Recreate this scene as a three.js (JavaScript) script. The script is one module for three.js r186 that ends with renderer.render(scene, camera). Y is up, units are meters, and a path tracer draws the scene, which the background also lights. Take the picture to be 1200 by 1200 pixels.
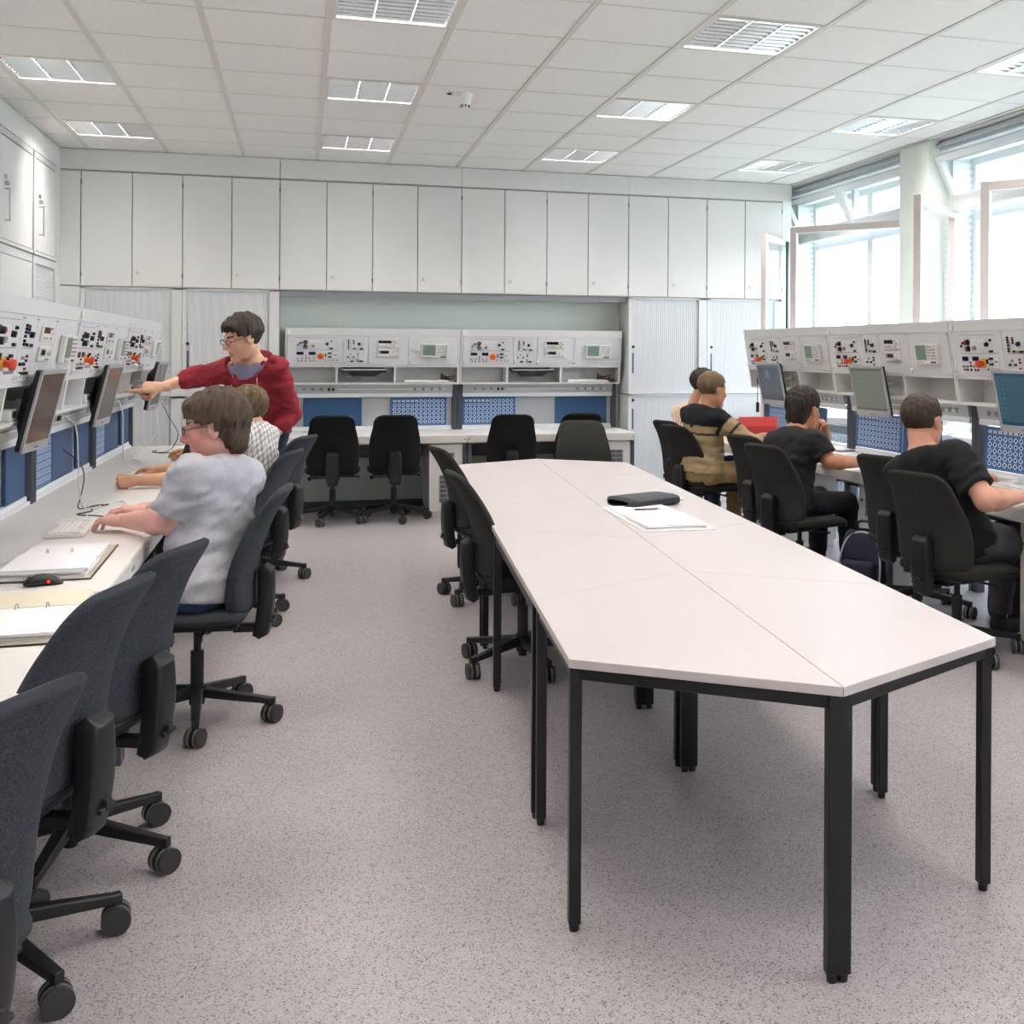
import * as THREE from 'three';
import { RoundedBoxGeometry } from 'three/addons/geometries/RoundedBoxGeometry.js';
import { mergeGeometries } from 'three/addons/utils/BufferGeometryUtils.js';
import { RectAreaLightUniformsLib } from 'three/addons/lights/RectAreaLightUniformsLib.js';

// ------------------------------------------------------------------ camera, sky, exposure
RectAreaLightUniformsLib.init();
const scene = new THREE.Scene();
const EYE = 1.51;                                   // eye height in metres
const FOCAL = 1282.02, PPX = 713.43, PPY = 412.06;  // focal length and principal point in the 1200 x 1200 frame (a level, shifted lens)
const camera = new THREE.PerspectiveCamera(2 * Math.atan(600 / FOCAL) * 180 / Math.PI, 1, 0.1, 300);
camera.rotation.order = 'YXZ';
camera.position.set(0, EYE, 0);
camera.rotation.y = -0.2739;
camera.rotation.z = 0.0056;
camera.setViewOffset(1200, 1200, 600 - PPX, 600 - PPY, 1200, 1200);
scene.add(camera);
const renderer = new THREE.WebGLRenderer({ antialias: true });
renderer.toneMapping = THREE.LinearToneMapping;
renderer.toneMappingExposure = 2.25;
renderer.shadowMap.enabled = true;
scene.background = new THREE.Color(0.80, 0.88, 1.0);          // bright overcast sky
scene.backgroundIntensity = 4.1;
const LAMP_POWER = 19.0;                                        // radiance of each ceiling fitting

// ------------------------------------------------------------------ helpers
let seed = 12345;
function rnd() { seed = (seed * 1664525 + 1013904223) >>> 0; return seed / 4294967296; }
const V = (x, y, zf) => new THREE.Vector3(x, y, -zf);          // zf = metres into the room
const names = new Map();
function numbered(n) { const k = names.get(n) ?? 0; names.set(n, k + 1); return k ? n + '_' + String(k).padStart(3, '0') : n; }
function part(name, geo, mat, parent) { const m = new THREE.Mesh(Array.isArray(geo) ? merge(geo) : geo, mat); m.name = name; parent.add(m); return m; }
function tag(o, label, category, group) { o.userData.label = label; o.userData.category = category; if (group) o.userData.group = group; return o; }
function thing(name, label, category, pos = [0, 0, 0], turn = 0, group) {
  const o = new THREE.Group(); o.name = numbered(name); o.position.set(...pos); o.rotation.y = turn; scene.add(o);
  return tag(o, label, category, group);
}
function solo(name, geo, mat, label, category, group) { const o = part(numbered(name), geo, mat, scene); return tag(o, label, category, group); }
function struct(name, geo, mat) { const o = part(numbered(name), geo, mat, scene); o.userData.kind = 'structure'; return o; }
function merge(list) {
  const l = list.map((g) => { let q = g.index ? g.toNonIndexed() : g; for (const k of Object.keys(q.attributes)) if (!['position', 'normal', 'uv'].includes(k)) q.deleteAttribute(k); if (!q.attributes.uv) q.setAttribute('uv', new THREE.BufferAttribute(new Float32Array(q.attributes.position.count * 2), 2)); return q; });
  return mergeGeometries(l);
}
const turnFor = (fx, fz) => Math.atan2(fx, -fz);               // heading given in (x, into-room) terms; local +z is the front
// box from corner ranges, local axes
function bx(x0, x1, y0, y1, z0, z1) { const g = new THREE.BoxGeometry(Math.abs(x1 - x0), Math.abs(y1 - y0), Math.abs(z1 - z0)); g.translate((x0 + x1) / 2, (y0 + y1) / 2, (z0 + z1) / 2); return g; }
function rbx(x0, x1, y0, y1, z0, z1, r = 0.004, s = 2) { const g = new RoundedBoxGeometry(Math.abs(x1 - x0), Math.abs(y1 - y0), Math.abs(z1 - z0), s, r); g.translate((x0 + x1) / 2, (y0 + y1) / 2, (z0 + z1) / 2); return g; }
// world box given in (x, y, into-room)
const wb = (x0, x1, y0, y1, f0, f1) => bx(x0, x1, y0, y1, -f0, -f1);
function cyl(r0, r1, h, x, y, z, axis = 'y', n = 20) { const g = new THREE.CylinderGeometry(r0, r1, h, n); if (axis === 'z') g.rotateX(Math.PI / 2); if (axis === 'x') g.rotateZ(-Math.PI / 2); g.translate(x, y, z); return g; }
function tube(pts, r, n = 40, m = 6) { return new THREE.TubeGeometry(new THREE.CatmullRomCurve3(pts), n, r, m, false); }
// box uv in metres (projected per face)
function metreUV(g, s = 1) {
  const q = g.index ? g.toNonIndexed() : g; q.computeVertexNormals();
  const p = q.attributes.position, n = q.attributes.normal, uv = new Float32Array(p.count * 2);
  for (let i = 0; i < p.count; i++) {
    const ax = Math.abs(n.getX(i)), ay = Math.abs(n.getY(i)), az = Math.abs(n.getZ(i));
    if (ay >= ax && ay >= az) { uv[2 * i] = p.getX(i) * s; uv[2 * i + 1] = p.getZ(i) * s; } else if (ax >= az) { uv[2 * i] = p.getZ(i) * s; uv[2 * i + 1] = p.getY(i) * s; } else { uv[2 * i] = p.getX(i) * s; uv[2 * i + 1] = p.getY(i) * s; }
  }
  q.setAttribute('uv', new THREE.BufferAttribute(uv, 2)); return q;
}
// closed lofted solid: fn(t) -> {c:[x,y,z], a, b, e}; rings lie across `axis`
function loft(fn, n, m, axis = 'y') {
  const pos = [], uv = [], idx = [];
  for (let i = 0; i <= n; i++) {
    const s = fn(i / n), e = s.e ?? 2;
    for (let j = 0; j <= m; j++) {
      const th = j / m * Math.PI * 2, c = Math.cos(th), q = Math.sin(th);
      const u = Math.sign(c) * Math.abs(c) ** (2 / e) * s.a, v = Math.sign(q) * Math.abs(q) ** (2 / e) * s.b;
      if (axis === 'y') pos.push(s.c[0] + u, s.c[1], s.c[2] + v); else if (axis === 'z') pos.push(s.c[0] + u, s.c[1] + v, s.c[2]); else pos.push(s.c[0], s.c[1] + v, s.c[2] + u);
      uv.push(j / m * (s.a + s.b) * 3, axis === 'y' ? s.c[1] : axis === 'z' ? s.c[2] : s.c[0]);
    }
  }
  const flip = axis === 'y';
  for (let i = 0; i < n; i++) for (let j = 0; j < m; j++) {
    const a = i * (m + 1) + j, b = a + 1, c = a + m + 1, d = c + 1;
    if (flip) idx.push(a, c, b, b, c, d); else if (axis === 'z') idx.push(a, b, c, b, d, c); else idx.push(a, c, b, b, c, d);
  }
  const g = new THREE.BufferGeometry(); g.setAttribute('position', new THREE.Float32BufferAttribute(pos, 3)); g.setAttribute('uv', new THREE.Float32BufferAttribute(uv, 2)); g.setIndex(idx); g.computeVertexNormals(); return g;
}
const capR = (t, k = 0.08, p = 2) => { const d = Math.min(t, 1 - t) / k; return d >= 1 ? 1 : Math.sqrt(Math.max(0.0004, 1 - (1 - d) ** p)); };
// prism: polygon in (x, z) extruded along y
function prism(poly, y0, y1, bevel = 0) {
  const s = new THREE.Shape(poly.map(([x, z]) => new THREE.Vector2(x, -z)));
  const g = new THREE.ExtrudeGeometry(s, { depth: y1 - y0 - 2 * bevel, bevelEnabled: bevel > 0, bevelThickness: bevel, bevelSize: bevel, bevelOffset: -bevel, bevelSegments: 2 });
  g.rotateX(-Math.PI / 2); g.translate(0, y0 + bevel, 0); return g;
}

// ------------------------------------------------------------------ textures
function hash2(x, y) { let h = (x * 374761393 + y * 668265263) | 0; h = Math.imul(h ^ (h >>> 13), 1274126177); return ((h ^ (h >>> 16)) >>> 0) / 4294967296; }
function vnoise(x, y, px) { const xi = Math.floor(x), yi = Math.floor(y), fx = x - xi, fy = y - yi, w = (a) => ((a % px) + px) % px, s = (t) => t * t * (3 - 2 * t); const a = hash2(w(xi), w(yi)), b = hash2(w(xi + 1), w(yi)), c = hash2(w(xi), w(yi + 1)), d = hash2(w(xi + 1), w(yi + 1)); return (a + (b - a) * s(fx)) * (1 - s(fy)) + (c + (d - c) * s(fx)) * s(fy); }
function tex(w, h, fn, srgb = true, rx = 1, ry = 1) {
  const d = new Uint8Array(w * h * 4);
  for (let y = 0; y < h; y++) for (let x = 0; x < w; x++) { const c = fn(x, y), o = 4 * (y * w + x); if (typeof c === 'number') { d[o] = d[o + 1] = d[o + 2] = c; } else { d[o] = c[0]; d[o + 1] = c[1]; d[o + 2] = c[2]; } d[o + 3] = 255; }
  const t = new THREE.DataTexture(d, w, h); t.wrapS = t.wrapT = THREE.RepeatWrapping; t.magFilter = THREE.LinearFilter; t.minFilter = THREE.LinearMipmapLinearFilter; t.generateMipmaps = true; t.repeat.set(rx, ry); if (srgb) t.colorSpace = THREE.SRGBColorSpace; t.needsUpdate = true; return t;
}
// speckled vinyl floor: chips of several sizes in dark, mid and pale tones (2 m per tile)
const floorData = (() => {
  const N = 1536, buf = new Float32Array(N * N * 3);
  for (let y = 0; y < N; y++) for (let x = 0; x < N; x++) { const n = vnoise(x / 3, y / 3, 512) * 7 + vnoise(x / 48, y / 48, 32) * 5; const o = 3 * (y * N + x); buf[o] = 169 + n; buf[o + 1] = 164 + n; buf[o + 2] = 167 + n; }
  const chip = (cx, cy, r, c) => { const e = 0.5 + rnd(), a = rnd() * 3.14, ca = Math.cos(a), sa = Math.sin(a); for (let y = -4; y <= 4; y++) for (let x = -4; x <= 4; x++) { const u = (x * ca + y * sa) / e, v = (-x * sa + y * ca) * e; if (u * u + v * v < r * r) { const o = 3 * ((((cy + y) % N + N) % N) * N + ((cx + x) % N + N) % N); buf[o] = c[0]; buf[o + 1] = c[1]; buf[o + 2] = c[2]; } } };
  const tones = [[94, 89, 90], [120, 114, 115], [142, 136, 137], [194, 189, 190], [146, 139, 145]];
  for (let i = 0; i < 150000; i++) { const q = rnd(), t = q < 0.16 ? 0 : q < 0.4 ? 1 : q < 0.68 ? 2 : q < 0.9 ? 3 : 4; chip(Math.floor(rnd() * N), Math.floor(rnd() * N), 0.7 + rnd() * rnd() * 1.7, tones[t]); }
  return tex(N, N, (x, y) => { const o = 3 * (y * N + x); return [buf[o], buf[o + 1], buf[o + 2]]; });
})();
const tileTex = tex(512, 512, (x, y) => { const a = vnoise(x / 2.2, y / 2.2, 512), b = vnoise(x / 5, y / 5, 512), p = a * 0.6 + b * 0.4; const v = p < 0.27 ? 222 : p < 0.36 ? 234 : 241; return [v + 1, v, v - 3]; });
const tileBump = tex(512, 512, (x, y) => { const a = vnoise(x / 2.2, y / 2.2, 512), b = vnoise(x / 5, y / 5, 512); return (a * 0.6 + b * 0.4) < 0.33 ? 40 : 180 + a * 60; }, false);
const weaveTex = tex(256, 256, (x, y) => { const c = ((x >> 1) + (y >> 1)) % 2 ? 16 : -10; return 150 + c + hash2(x, y) * 110 - 55 + (hash2(x >> 1, y >> 2) - 0.5) * 60; }, true, 4, 4);
const weaveBump = tex(256, 256, (x, y) => 128 + (((x >> 1) + (y >> 1)) % 2 ? 50 : -50) + hash2(x, y) * 60 - 30, false, 4, 4);
const knitTex = tex(256, 256, (x, y) => 205 + hash2(x, y) * 40 - 20 + (vnoise(x / 8, y / 3, 64) - 0.5) * 26);
function canvasTex(w, h, draw) { const c = document.createElement('canvas'); c.width = w; c.height = h; draw(c.getContext('2d'), w, h); const t = new THREE.CanvasTexture(c); t.colorSpace = THREE.SRGBColorSpace; t.magFilter = THREE.LinearFilter; return t; }
const ringBoard = canvasTex(768, 384, (g, w, h) => {       // patch board: rows of ring sockets joined in pairs
  g.fillStyle = '#3a67a0'; g.fillRect(0, 0, w, h); g.strokeStyle = '#dbe4ee'; g.fillStyle = '#c9d6e6';
  for (let r = 0; r < 6; r++) for (let c = 0; c < 12; c++) { const x = 54 + c * 60, y = 48 + r * 57; if (r === 0 && c < 6) { g.fillStyle = '#ddd9c2'; g.fillRect(x - 20, y - 18, 17, 30); g.fillRect(x + 3, y - 18, 17, 30); continue; } g.lineWidth = 8; g.beginPath(); if ((r + c) % 2) g.ellipse(x, y, 18, 19, 0, 0, 7); else { g.moveTo(x, y - 23); g.lineTo(x + 23, y); g.lineTo(x, y + 23); g.lineTo(x - 23, y); g.closePath(); } g.stroke(); g.fillStyle = '#16355c'; g.beginPath(); g.arc(x, y, 7, 0, 7); g.fill(); }
  g.fillStyle = '#8fa9c6'; for (let i = 0; i < 40; i++) g.fillRect(30 + i * 18, h - 16, 9, 5);
});
const holeBoard = canvasTex(768, 384, (g, w, h) => { g.fillStyle = '#2b5580'; g.fillRect(0, 0, w, h); g.fillStyle = '#1c3d64'; for (let r = 0; r < 18; r++) for (let c = 0; c < 36; c++) g.fillRect(22 + c * 20.4, 22 + r * 19.6, 9, 9); g.strokeStyle = '#1c3d64'; g.lineWidth = 3; g.strokeRect(10, 10, w - 20, h - 20); });
const perfTex = canvasTex(256, 256, (g, w, h) => { g.fillStyle = '#e6ebea'; g.fillRect(0, 0, w, h); g.fillStyle = '#a9b4b6'; for (let r = 0; r < 8; r++) for (let c = 0; c < 8; c++) g.fillRect(8 + c * 32, 8 + r * 32, 15, 15); });
perfTex.wrapS = perfTex.wrapT = THREE.RepeatWrapping; perfTex.repeat.set(5, 5);
const ruledTex = canvasTex(512, 724, (g, w, h) => { g.fillStyle = '#f4f1f3'; g.fillRect(0, 0, w, h); g.strokeStyle = '#dcdae4'; g.lineWidth = 1; for (let i = 0; i < 40; i++) { g.beginPath(); g.moveTo(0, 20 + i * 17.6); g.lineTo(w, 20 + i * 17.6); g.stroke(); } for (let i = 0; i < 28; i++) { g.beginPath(); g.moveTo(10 + i * 17.6, 0); g.lineTo(10 + i * 17.6, h); g.stroke(); } g.strokeStyle = '#8d8fa6'; for (let i = 0; i < 10; i++) { let x = 50; g.beginPath(); g.moveTo(x, 60 + i * 35); for (; x < 180 + hash2(i, 4) * 250; x += 7) g.lineTo(x, 60 + i * 35 - hash2(x, i) * 8); g.stroke(); } });
const screenTex = canvasTex(512, 400, (g, w, h) => { g.fillStyle = '#34505f'; g.fillRect(0, 0, w, h); g.fillStyle = '#22455a'; g.fillRect(0, 0, w, 22); g.fillStyle = '#5f8798'; for (let i = 0; i < 9; i++) { g.fillRect(24, 50 + i * 36, 9, 7); g.fillRect(70, 50 + i * 36, 8, 6); g.fillRect(300, 56 + i * 36, 5, 4); } g.fillStyle = '#1d3f55'; g.fillRect(0, h - 26, w, 26); });
const screenTex2 = canvasTex(512, 400, (g, w, h) => { g.fillStyle = '#4b5766'; g.fillRect(0, 0, w, h); g.fillStyle = '#5c6876'; g.fillRect(0, 0, w, 26); g.fillStyle = '#66727f'; g.fillRect(150, 60, 110, 90); g.fillStyle = '#6d7887'; g.fillRect(180, 60, 80, 70); g.fillStyle = '#404b59'; g.fillRect(0, 330, w, 70); });
const screenTex3 = canvasTex(512, 400, (g, w, h) => { g.fillStyle = '#727870'; g.fillRect(0, 0, w, h); g.fillStyle = '#646a61'; g.fillRect(0, 0, w, 24); g.fillStyle = '#6a7068'; for (let i = 0; i < 8; i++) g.fillRect(20, 60 + i * 38, 340 - (i * 53) % 130, 5); g.fillStyle = '#5e645b'; g.fillRect(0, h - 24, w, 24); });

// ------------------------------------------------------------------ materials
const S = (color, roughness = 0.6, extra = {}) => new THREE.MeshStandardMaterial({ color, roughness, ...extra });
const PH = (o) => new THREE.MeshPhysicalMaterial(o);
const M = {
  floor: S(0xffffff, 0.42, { map: floorData }),
  slab: S(0xd8d6d2, 0.9), tile: S(0xffffff, 0.95, { map: tileTex, bumpMap: tileBump, bumpScale: 0.0012 }), runner: S(0xdbd8d2, 0.55),
  green: S(0xe6f0e7, 0.85), wall: S(0xe6e8e4, 0.85), pillar: S(0xe4ebe2, 0.75), base: S(0x5d6064, 0.6),
  cab: S(0xdfdfdc, 0.5), cabEdge: S(0xa89f97, 0.7), cabFrame: S(0xd8d9d8, 0.5), tambour: S(0xd6d8d9, 0.5), knob: S(0xcfc8ba, 0.35), chrome: S(0xb9bbbd, 0.25, { metalness: 1 }), dark: S(0x1d1d1f, 0.5), gap: S(0x3a3633, 0.8),
  desk: S(0xe6e3de, 0.38), deskLip: S(0xe0ddd7, 0.4), frame: S(0x5a5f68, 0.45, { metalness: 0.3 }), post: S(0x565b64, 0.42, { metalness: 0.35 }), tray: S(0x7d8287, 0.6),
  console: S(0xdddddb, 0.45), plate: S(0xd9dadb, 0.42), plateLine: S(0x85878c, 0.5), shelf: S(0xe2e2e0, 0.45), backing: S(0xb3b6bb, 0.6), duct: S(0xb9bcbd, 0.4, { metalness: 0.25 }), strip: S(0xe9ebee, 0.4),
  ring: S(0xffffff, 0.5, { map: ringBoard }), hole: S(0xffffff, 0.5, { map: holeBoard }), boardEdge: S(0x2a4e79, 0.5),
  black: S(0x17171a, 0.45), red: S(0xb0302f, 0.45), blue: S(0x27407f, 0.45), yellow: S(0xe3b523, 0.5), estop: S(0xe2502a, 0.38), grey: S(0x9b9da0, 0.45), white: S(0xecece8, 0.4), navy: S(0x1c1848, 0.25), lcd: S(0x7b9286, 0.2), scope: S(0xe0ddd6, 0.5), window: S(0x1a1417, 0.15),
  tableTop: S(0xcdc5c5, 0.34), tableEdge: S(0xd6d2d6, 0.45), tableFrame: S(0x121214, 0.38),
  fabric: S(0x59616c, 0.95, { map: weaveTex, bumpMap: weaveBump, bumpScale: 0.0006 }), fabricDark: S(0x232328, 0.95, { map: weaveTex, bumpMap: weaveBump, bumpScale: 0.0006 }), fabricOlive: S(0x4b4b46, 0.95, { map: weaveTex, bumpMap: weaveBump, bumpScale: 0.0006 }),
  plastic: S(0x1b1c20, 0.42), plasticSoft: S(0x222226, 0.55), wheel: S(0x3a3838, 0.5), wheelRim: S(0x7b7b7c, 0.45),
  silver: S(0xb7b9bd, 0.35, { metalness: 0.3 }), monBack: S(0x1c1a1c, 0.45), screenOff: S(0x4a423c, 0.18),
  winFrame: S(0xd3d7d9, 0.4), winEdge: S(0xd6cbc7, 0.45), perf: S(0xffffff, 0.6, { map: perfTex }), seal: S(0x2d3a36, 0.5), glass: PH({ color: 0xffffff, roughness: 0.02, transmission: 1, thickness: 0, ior: 1.45 }), blind: S(0xb9bdc0, 0.5),
  paper: S(0xf3f1f2, 0.8), ruled: S(0xffffff, 0.8, { map: ruledTex }), manila: S(0xe6dec6, 0.75), board: S(0xc4b8a6, 0.8), binderEdge: S(0x3d2a24, 0.6), cableDark: S(0x3b3532, 0.5), cableLight: S(0xdfe0e2, 0.4), keyb: S(0xe3e1dd, 0.5), keycap: S(0xeceae6, 0.45), led: S(0xff2418, 0.4, { emissive: 0xff2010, emissiveIntensity: 1.5 }),
  leather: S(0x2c2f36, 0.4), leatherDark: S(0x17181c, 0.5), redFolder: S(0xd8484a, 0.5, { side: THREE.DoubleSide }), bag: S(0x23233a, 0.7), bagBlack: S(0x0f1013, 0.75), bagTrim: S(0xb9bcc2, 0.6),
  roof: S(0x7d98a3, 0.8), outWall: S(0xdfe5e6, 0.9), outGround: S(0x8f9c8f, 0.9), outWin: S(0x55707c, 0.2), ink: S(0x8b8d92, 0.6), screw: S(0x9a9c9f, 0.4, { metalness: 0.6 }),
};
M.tambour.side = THREE.DoubleSide;
// ------------------------------------------------------------------ room shell
const TILE = 0.6375, GX = 2.7956, GZ = 9.2678, CEIL = 3.241;
const XL = -2.01, XW = -2.46, XC = 4.86, XG = 5.12, XO = 5.40, ZCAB = 10.36, ZBACK = 10.72, ZNEAR = -1.6;
struct('floor', metreUV(wb(XW - 0.1, XO, -0.12, 0, ZNEAR - 0.1, ZBACK + 0.1), 0.5), M.floor);
// suspended ceiling: slab above, runners along the room, cross bars and a tile in every field
const ceiling = struct('ceiling', wb(XW - 0.1, XO, CEIL + 0.16, CEIL + 0.3, ZNEAR - 0.1, ZBACK + 0.1), M.slab);
const gx = (l) => (l - GX) * TILE, gz = (r) => (r + GZ) * TILE;
const LAMP_COLS = [0, 3, 6, 9], LAMP_ROWS = [5, 2, -1, -4, -7, -10];
const tileGeo = new Map();
function ceilTile(x0, x1, f0, f1) {
  const k = (x1 - x0).toFixed(3) + '_' + (f1 - f0).toFixed(3);
  if (!tileGeo.has(k)) tileGeo.set(k, metreUV(bx(-(x1 - x0) / 2, (x1 - x0) / 2, 0.006, 0.022, -(f1 - f0) / 2, (f1 - f0) / 2), 2.2));
  const m = part('ceiling_tile', tileGeo.get(k), M.tile, ceiling); m.position.set((x0 + x1) / 2, CEIL, -(f0 + f1) / 2);
}
const colEdges = [XW, ...Array.from({ length: 11 }, (_, i) => gx(i)), XC];
const rowEdges = []; for (let r = -16; r <= 6; r++) rowEdges.push(gz(r)); rowEdges.push(ZCAB + 0.02);
for (let c = 0; c + 1 < colEdges.length; c++) for (let r = 0; r + 1 < rowEdges.length; r++) {
  const col = c - 1, row = r - 16;
  if (LAMP_COLS.includes(col) && LAMP_ROWS.includes(row)) continue;
  if (rowEdges[r + 1] < ZNEAR) continue;
  ceilTile(colEdges[c] + 0.012, colEdges[c + 1] - 0.012, rowEdges[r] + 0.004, rowEdges[r + 1] - 0.004);
}
for (let i = 0; i <= 10; i++) part('ceiling_runner', wb(gx(i) - 0.016, gx(i) + 0.016, CEIL, CEIL + 0.03, ZNEAR, ZCAB + 0.02), M.runner, ceiling);
for (let r = -16; r <= 6; r++) if (gz(r) > ZNEAR) part('cross_bar', wb(XW, XC, CEIL + 0.0035, CEIL + 0.02, gz(r) - 0.006, gz(r) + 0.006), M.runner, ceiling);
part('edge_rail', wb(XC - 0.01, XC + 0.012, CEIL - 0.006, CEIL + 0.16, ZNEAR, ZBACK), M.runner, ceiling);
// walls
const wallBack = struct('wall_back', wb(XW - 0.1, XO, 0, CEIL + 0.3, ZBACK, ZBACK + 0.1), M.green);
struct('wall_left', wb(XW - 0.1, XW, 0, CEIL + 0.3, ZNEAR - 0.1, ZBACK), M.wall);
struct('wall_front', wb(XW - 0.1, XO, 0, CEIL + 0.3, ZNEAR - 0.1, ZNEAR), M.wall);
struct('baseboard_back', wb(-0.2, 3.11, 0, 0.075, ZBACK - 0.02, ZBACK), M.base);
const SILL = 0.86, HEAD = 3.1;
const winSpans = [[8.27, 10.66], [5.42, 7.8], [2.57, 4.95], [-0.28, 2.1]];
const wallRight = struct('wall_right', [wb(XG, XO, 0, SILL, ZNEAR, ZBACK), wb(XG, XO, HEAD, CEIL + 0.3, ZNEAR, ZBACK), wb(XG, XO, SILL, HEAD, 10.66, ZBACK), wb(XG, XO, SILL, HEAD, ZNEAR, -0.28)], M.green);
for (const [a, b] of [[7.8, 8.27], [4.95, 5.42], [2.1, 2.57]]) { part('pillar', [wb(4.88, XO, 0, CEIL + 0.02, a, b)], M.pillar, wallRight); part('pipe_cover', wb(4.86, 4.88, 0, CEIL - 0.02, a + 0.0, a + 0.16), M.pillar, wallRight); }
part('wall_soffit', wb(XC + 0.03, XO, CEIL - 0.015, CEIL + 0.02, ZNEAR, ZBACK), M.wall, wallRight);
part('window_sill', wb(4.93, XG + 0.02, SILL - 0.04, SILL, ZNEAR, ZBACK), M.winFrame, wallRight);
for (const [a, b] of winSpans) {
  part('blind_box', wb(4.96, 5.06, CEIL - 0.1, CEIL - 0.02, a + 0.01, b - 0.01), M.winFrame, wallRight);
  part('blind_rail', wb(4.925, 4.945, CEIL - 0.075, CEIL - 0.045, a + 0.01, b - 0.01), M.blind, wallRight);
  part('blind_pelmet', wb(5.07, 5.12, CEIL - 0.13, CEIL - 0.03, a + 0.01, b - 0.01), M.blind, wallRight);
}
// windows: an outer fixed frame, two inward-tilted top lights and two inward-opened casements each
function sash(parent, name, w, h, bar, depth, frameMat, glassMat, place) {
  const s = part(name, [rbx(0, bar, 0, h, -depth / 2, depth / 2, 0.006), rbx(w - bar, w, 0, h, -depth / 2, depth / 2, 0.006), rbx(bar - 0.004, w - bar + 0.004, 0, bar, -depth / 2, depth / 2, 0.006), rbx(bar - 0.004, w - bar + 0.004, h - bar, h, -depth / 2, depth / 2, 0.006)], frameMat, parent);
  part('pane', new THREE.PlaneGeometry(w - 2 * bar, h - 2 * bar).translate(w / 2, h / 2, 0), glassMat, s);
  place(s); return s;
}
winSpans.forEach(([a, b], i) => {
  const w = struct('window_' + (i + 1), [wb(5.26, 5.34, SILL, HEAD, a, a + 0.06), wb(5.26, 5.34, SILL, HEAD, b - 0.06, b), wb(5.262, 5.338, HEAD - 0.06, HEAD - 0.001, a + 0.001, b - 0.001), wb(5.262, 5.338, SILL + 0.001, SILL + 0.06, a + 0.001, b - 0.001), wb(5.266, 5.334, 2.60, 2.68, a + 0.002, b - 0.002), wb(5.264, 5.336, SILL + 0.002, HEAD - 0.002, (a + b) / 2 - 0.05, (a + b) / 2 + 0.05)], M.winFrame);
  const mid = (a + b) / 2;
  part('inner_frame', [wb(5.06, 5.14, SILL, HEAD, a, a + 0.045), wb(5.06, 5.14, SILL, HEAD, b - 0.045, b), wb(5.063, 5.137, 2.66, 2.75, a + 0.001, b - 0.001), wb(5.065, 5.135, HEAD - 0.03, HEAD + 0.03, a + 0.001, b - 0.001), wb(5.08, 5.133, 2.7, HEAD, mid - 0.03, mid + 0.03)], M.winFrame, w);
  part('reveal_lining', [wb(5.14, 5.26, SILL, HEAD, b - 0.012, b), wb(5.14, 5.26, SILL, HEAD, a, a + 0.012)], M.perf, w);
  for (const [p, q] of [[a + 0.06, mid - 0.05], [mid + 0.05, b - 0.06]]) for (const [y0, y1] of [[SILL + 0.06, 2.6], [2.68, HEAD - 0.06]]) part('outer_pane', new THREE.PlaneGeometry(q - p, y1 - y0).rotateY(-Math.PI / 2).translate(5.3, (y0 + y1) / 2, -(p + q) / 2), M.glass, w);
  // tilted top lights: hinged below, leaning into the room
  for (const [p, q] of [[a + 0.03, mid - 0.01], [mid + 0.01, b - 0.03]]) sash(w, 'top_light', q - p, 0.4, 0.055, 0.05, M.winFrame, M.glass, (s) => { s.rotation.set(0, Math.PI / 2, 0); s.rotation.order = 'YXZ'; s.position.set(5.09, 2.74, -p); s.rotation.y = Math.PI / 2; s.rotation.x = -0.47; });
  // casements: local x runs from the hinge to the free edge
  const cw = (b - a) / 2 - 0.06;
  const casement = (hz, dirX, dirF) => sash(w, 'casement', cw, 2.66 - SILL - 0.02, 0.06, 0.055, M.winEdge, M.glass, (s) => { s.position.set(5.06, SILL + 0.015, -hz); s.rotation.y = Math.atan2(dirF, dirX); if (i === 0 && dirF < 0) part('weather_seal', bx(cw * 0.42, cw * 0.42 + 0.05, 0.02, 1.76, -0.05, -0.03), M.seal, s); });
  const op = i === 0 ? [0.74, 0.74] : [0.80, 0.66];
  casement(b - 0.05, -Math.sin(op[0]), -Math.cos(op[0]));
  casement(a + 0.05, -Math.sin(op[1]), Math.cos(op[1]));
});
// radiators below the sills
winSpans.slice(0, 3).forEach(([a, b], i) => {
  const r = thing('radiator', 'pale blue-grey ribbed radiator below the window ' + ['next to the back cupboards', 'beyond the front man of the window row', 'nearest the front wall'][i], 'radiator', [5.0, 0, -(a + b) / 2], 0, 'radiators below the windows');
  part('panel', rbx(-0.05, 0.05, 0.16, 0.74, -(b - a) / 2 + 0.1, (b - a) / 2 - 0.1, 0.01), S(0xb9c8d2, 0.5), r);
  const fins = []; for (let k = 0; k < 34; k++) { const z = -(b - a) / 2 + 0.15 + k * (b - a - 0.3) / 33; fins.push(rbx(-0.066, -0.048, 0.18, 0.72, z - 0.018, z + 0.018, 0.006)); }
  part('fins', fins, S(0xc3d0d9, 0.5), r); part('pipe', cyl(0.012, 0.012, 0.17, 0, 0.085, -(b - a) / 2 + 0.14), M.winFrame, r); part('pipe', cyl(0.012, 0.012, 0.17, 0, 0.085, (b - a) / 2 - 0.14), M.winFrame, r);
});
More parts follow.
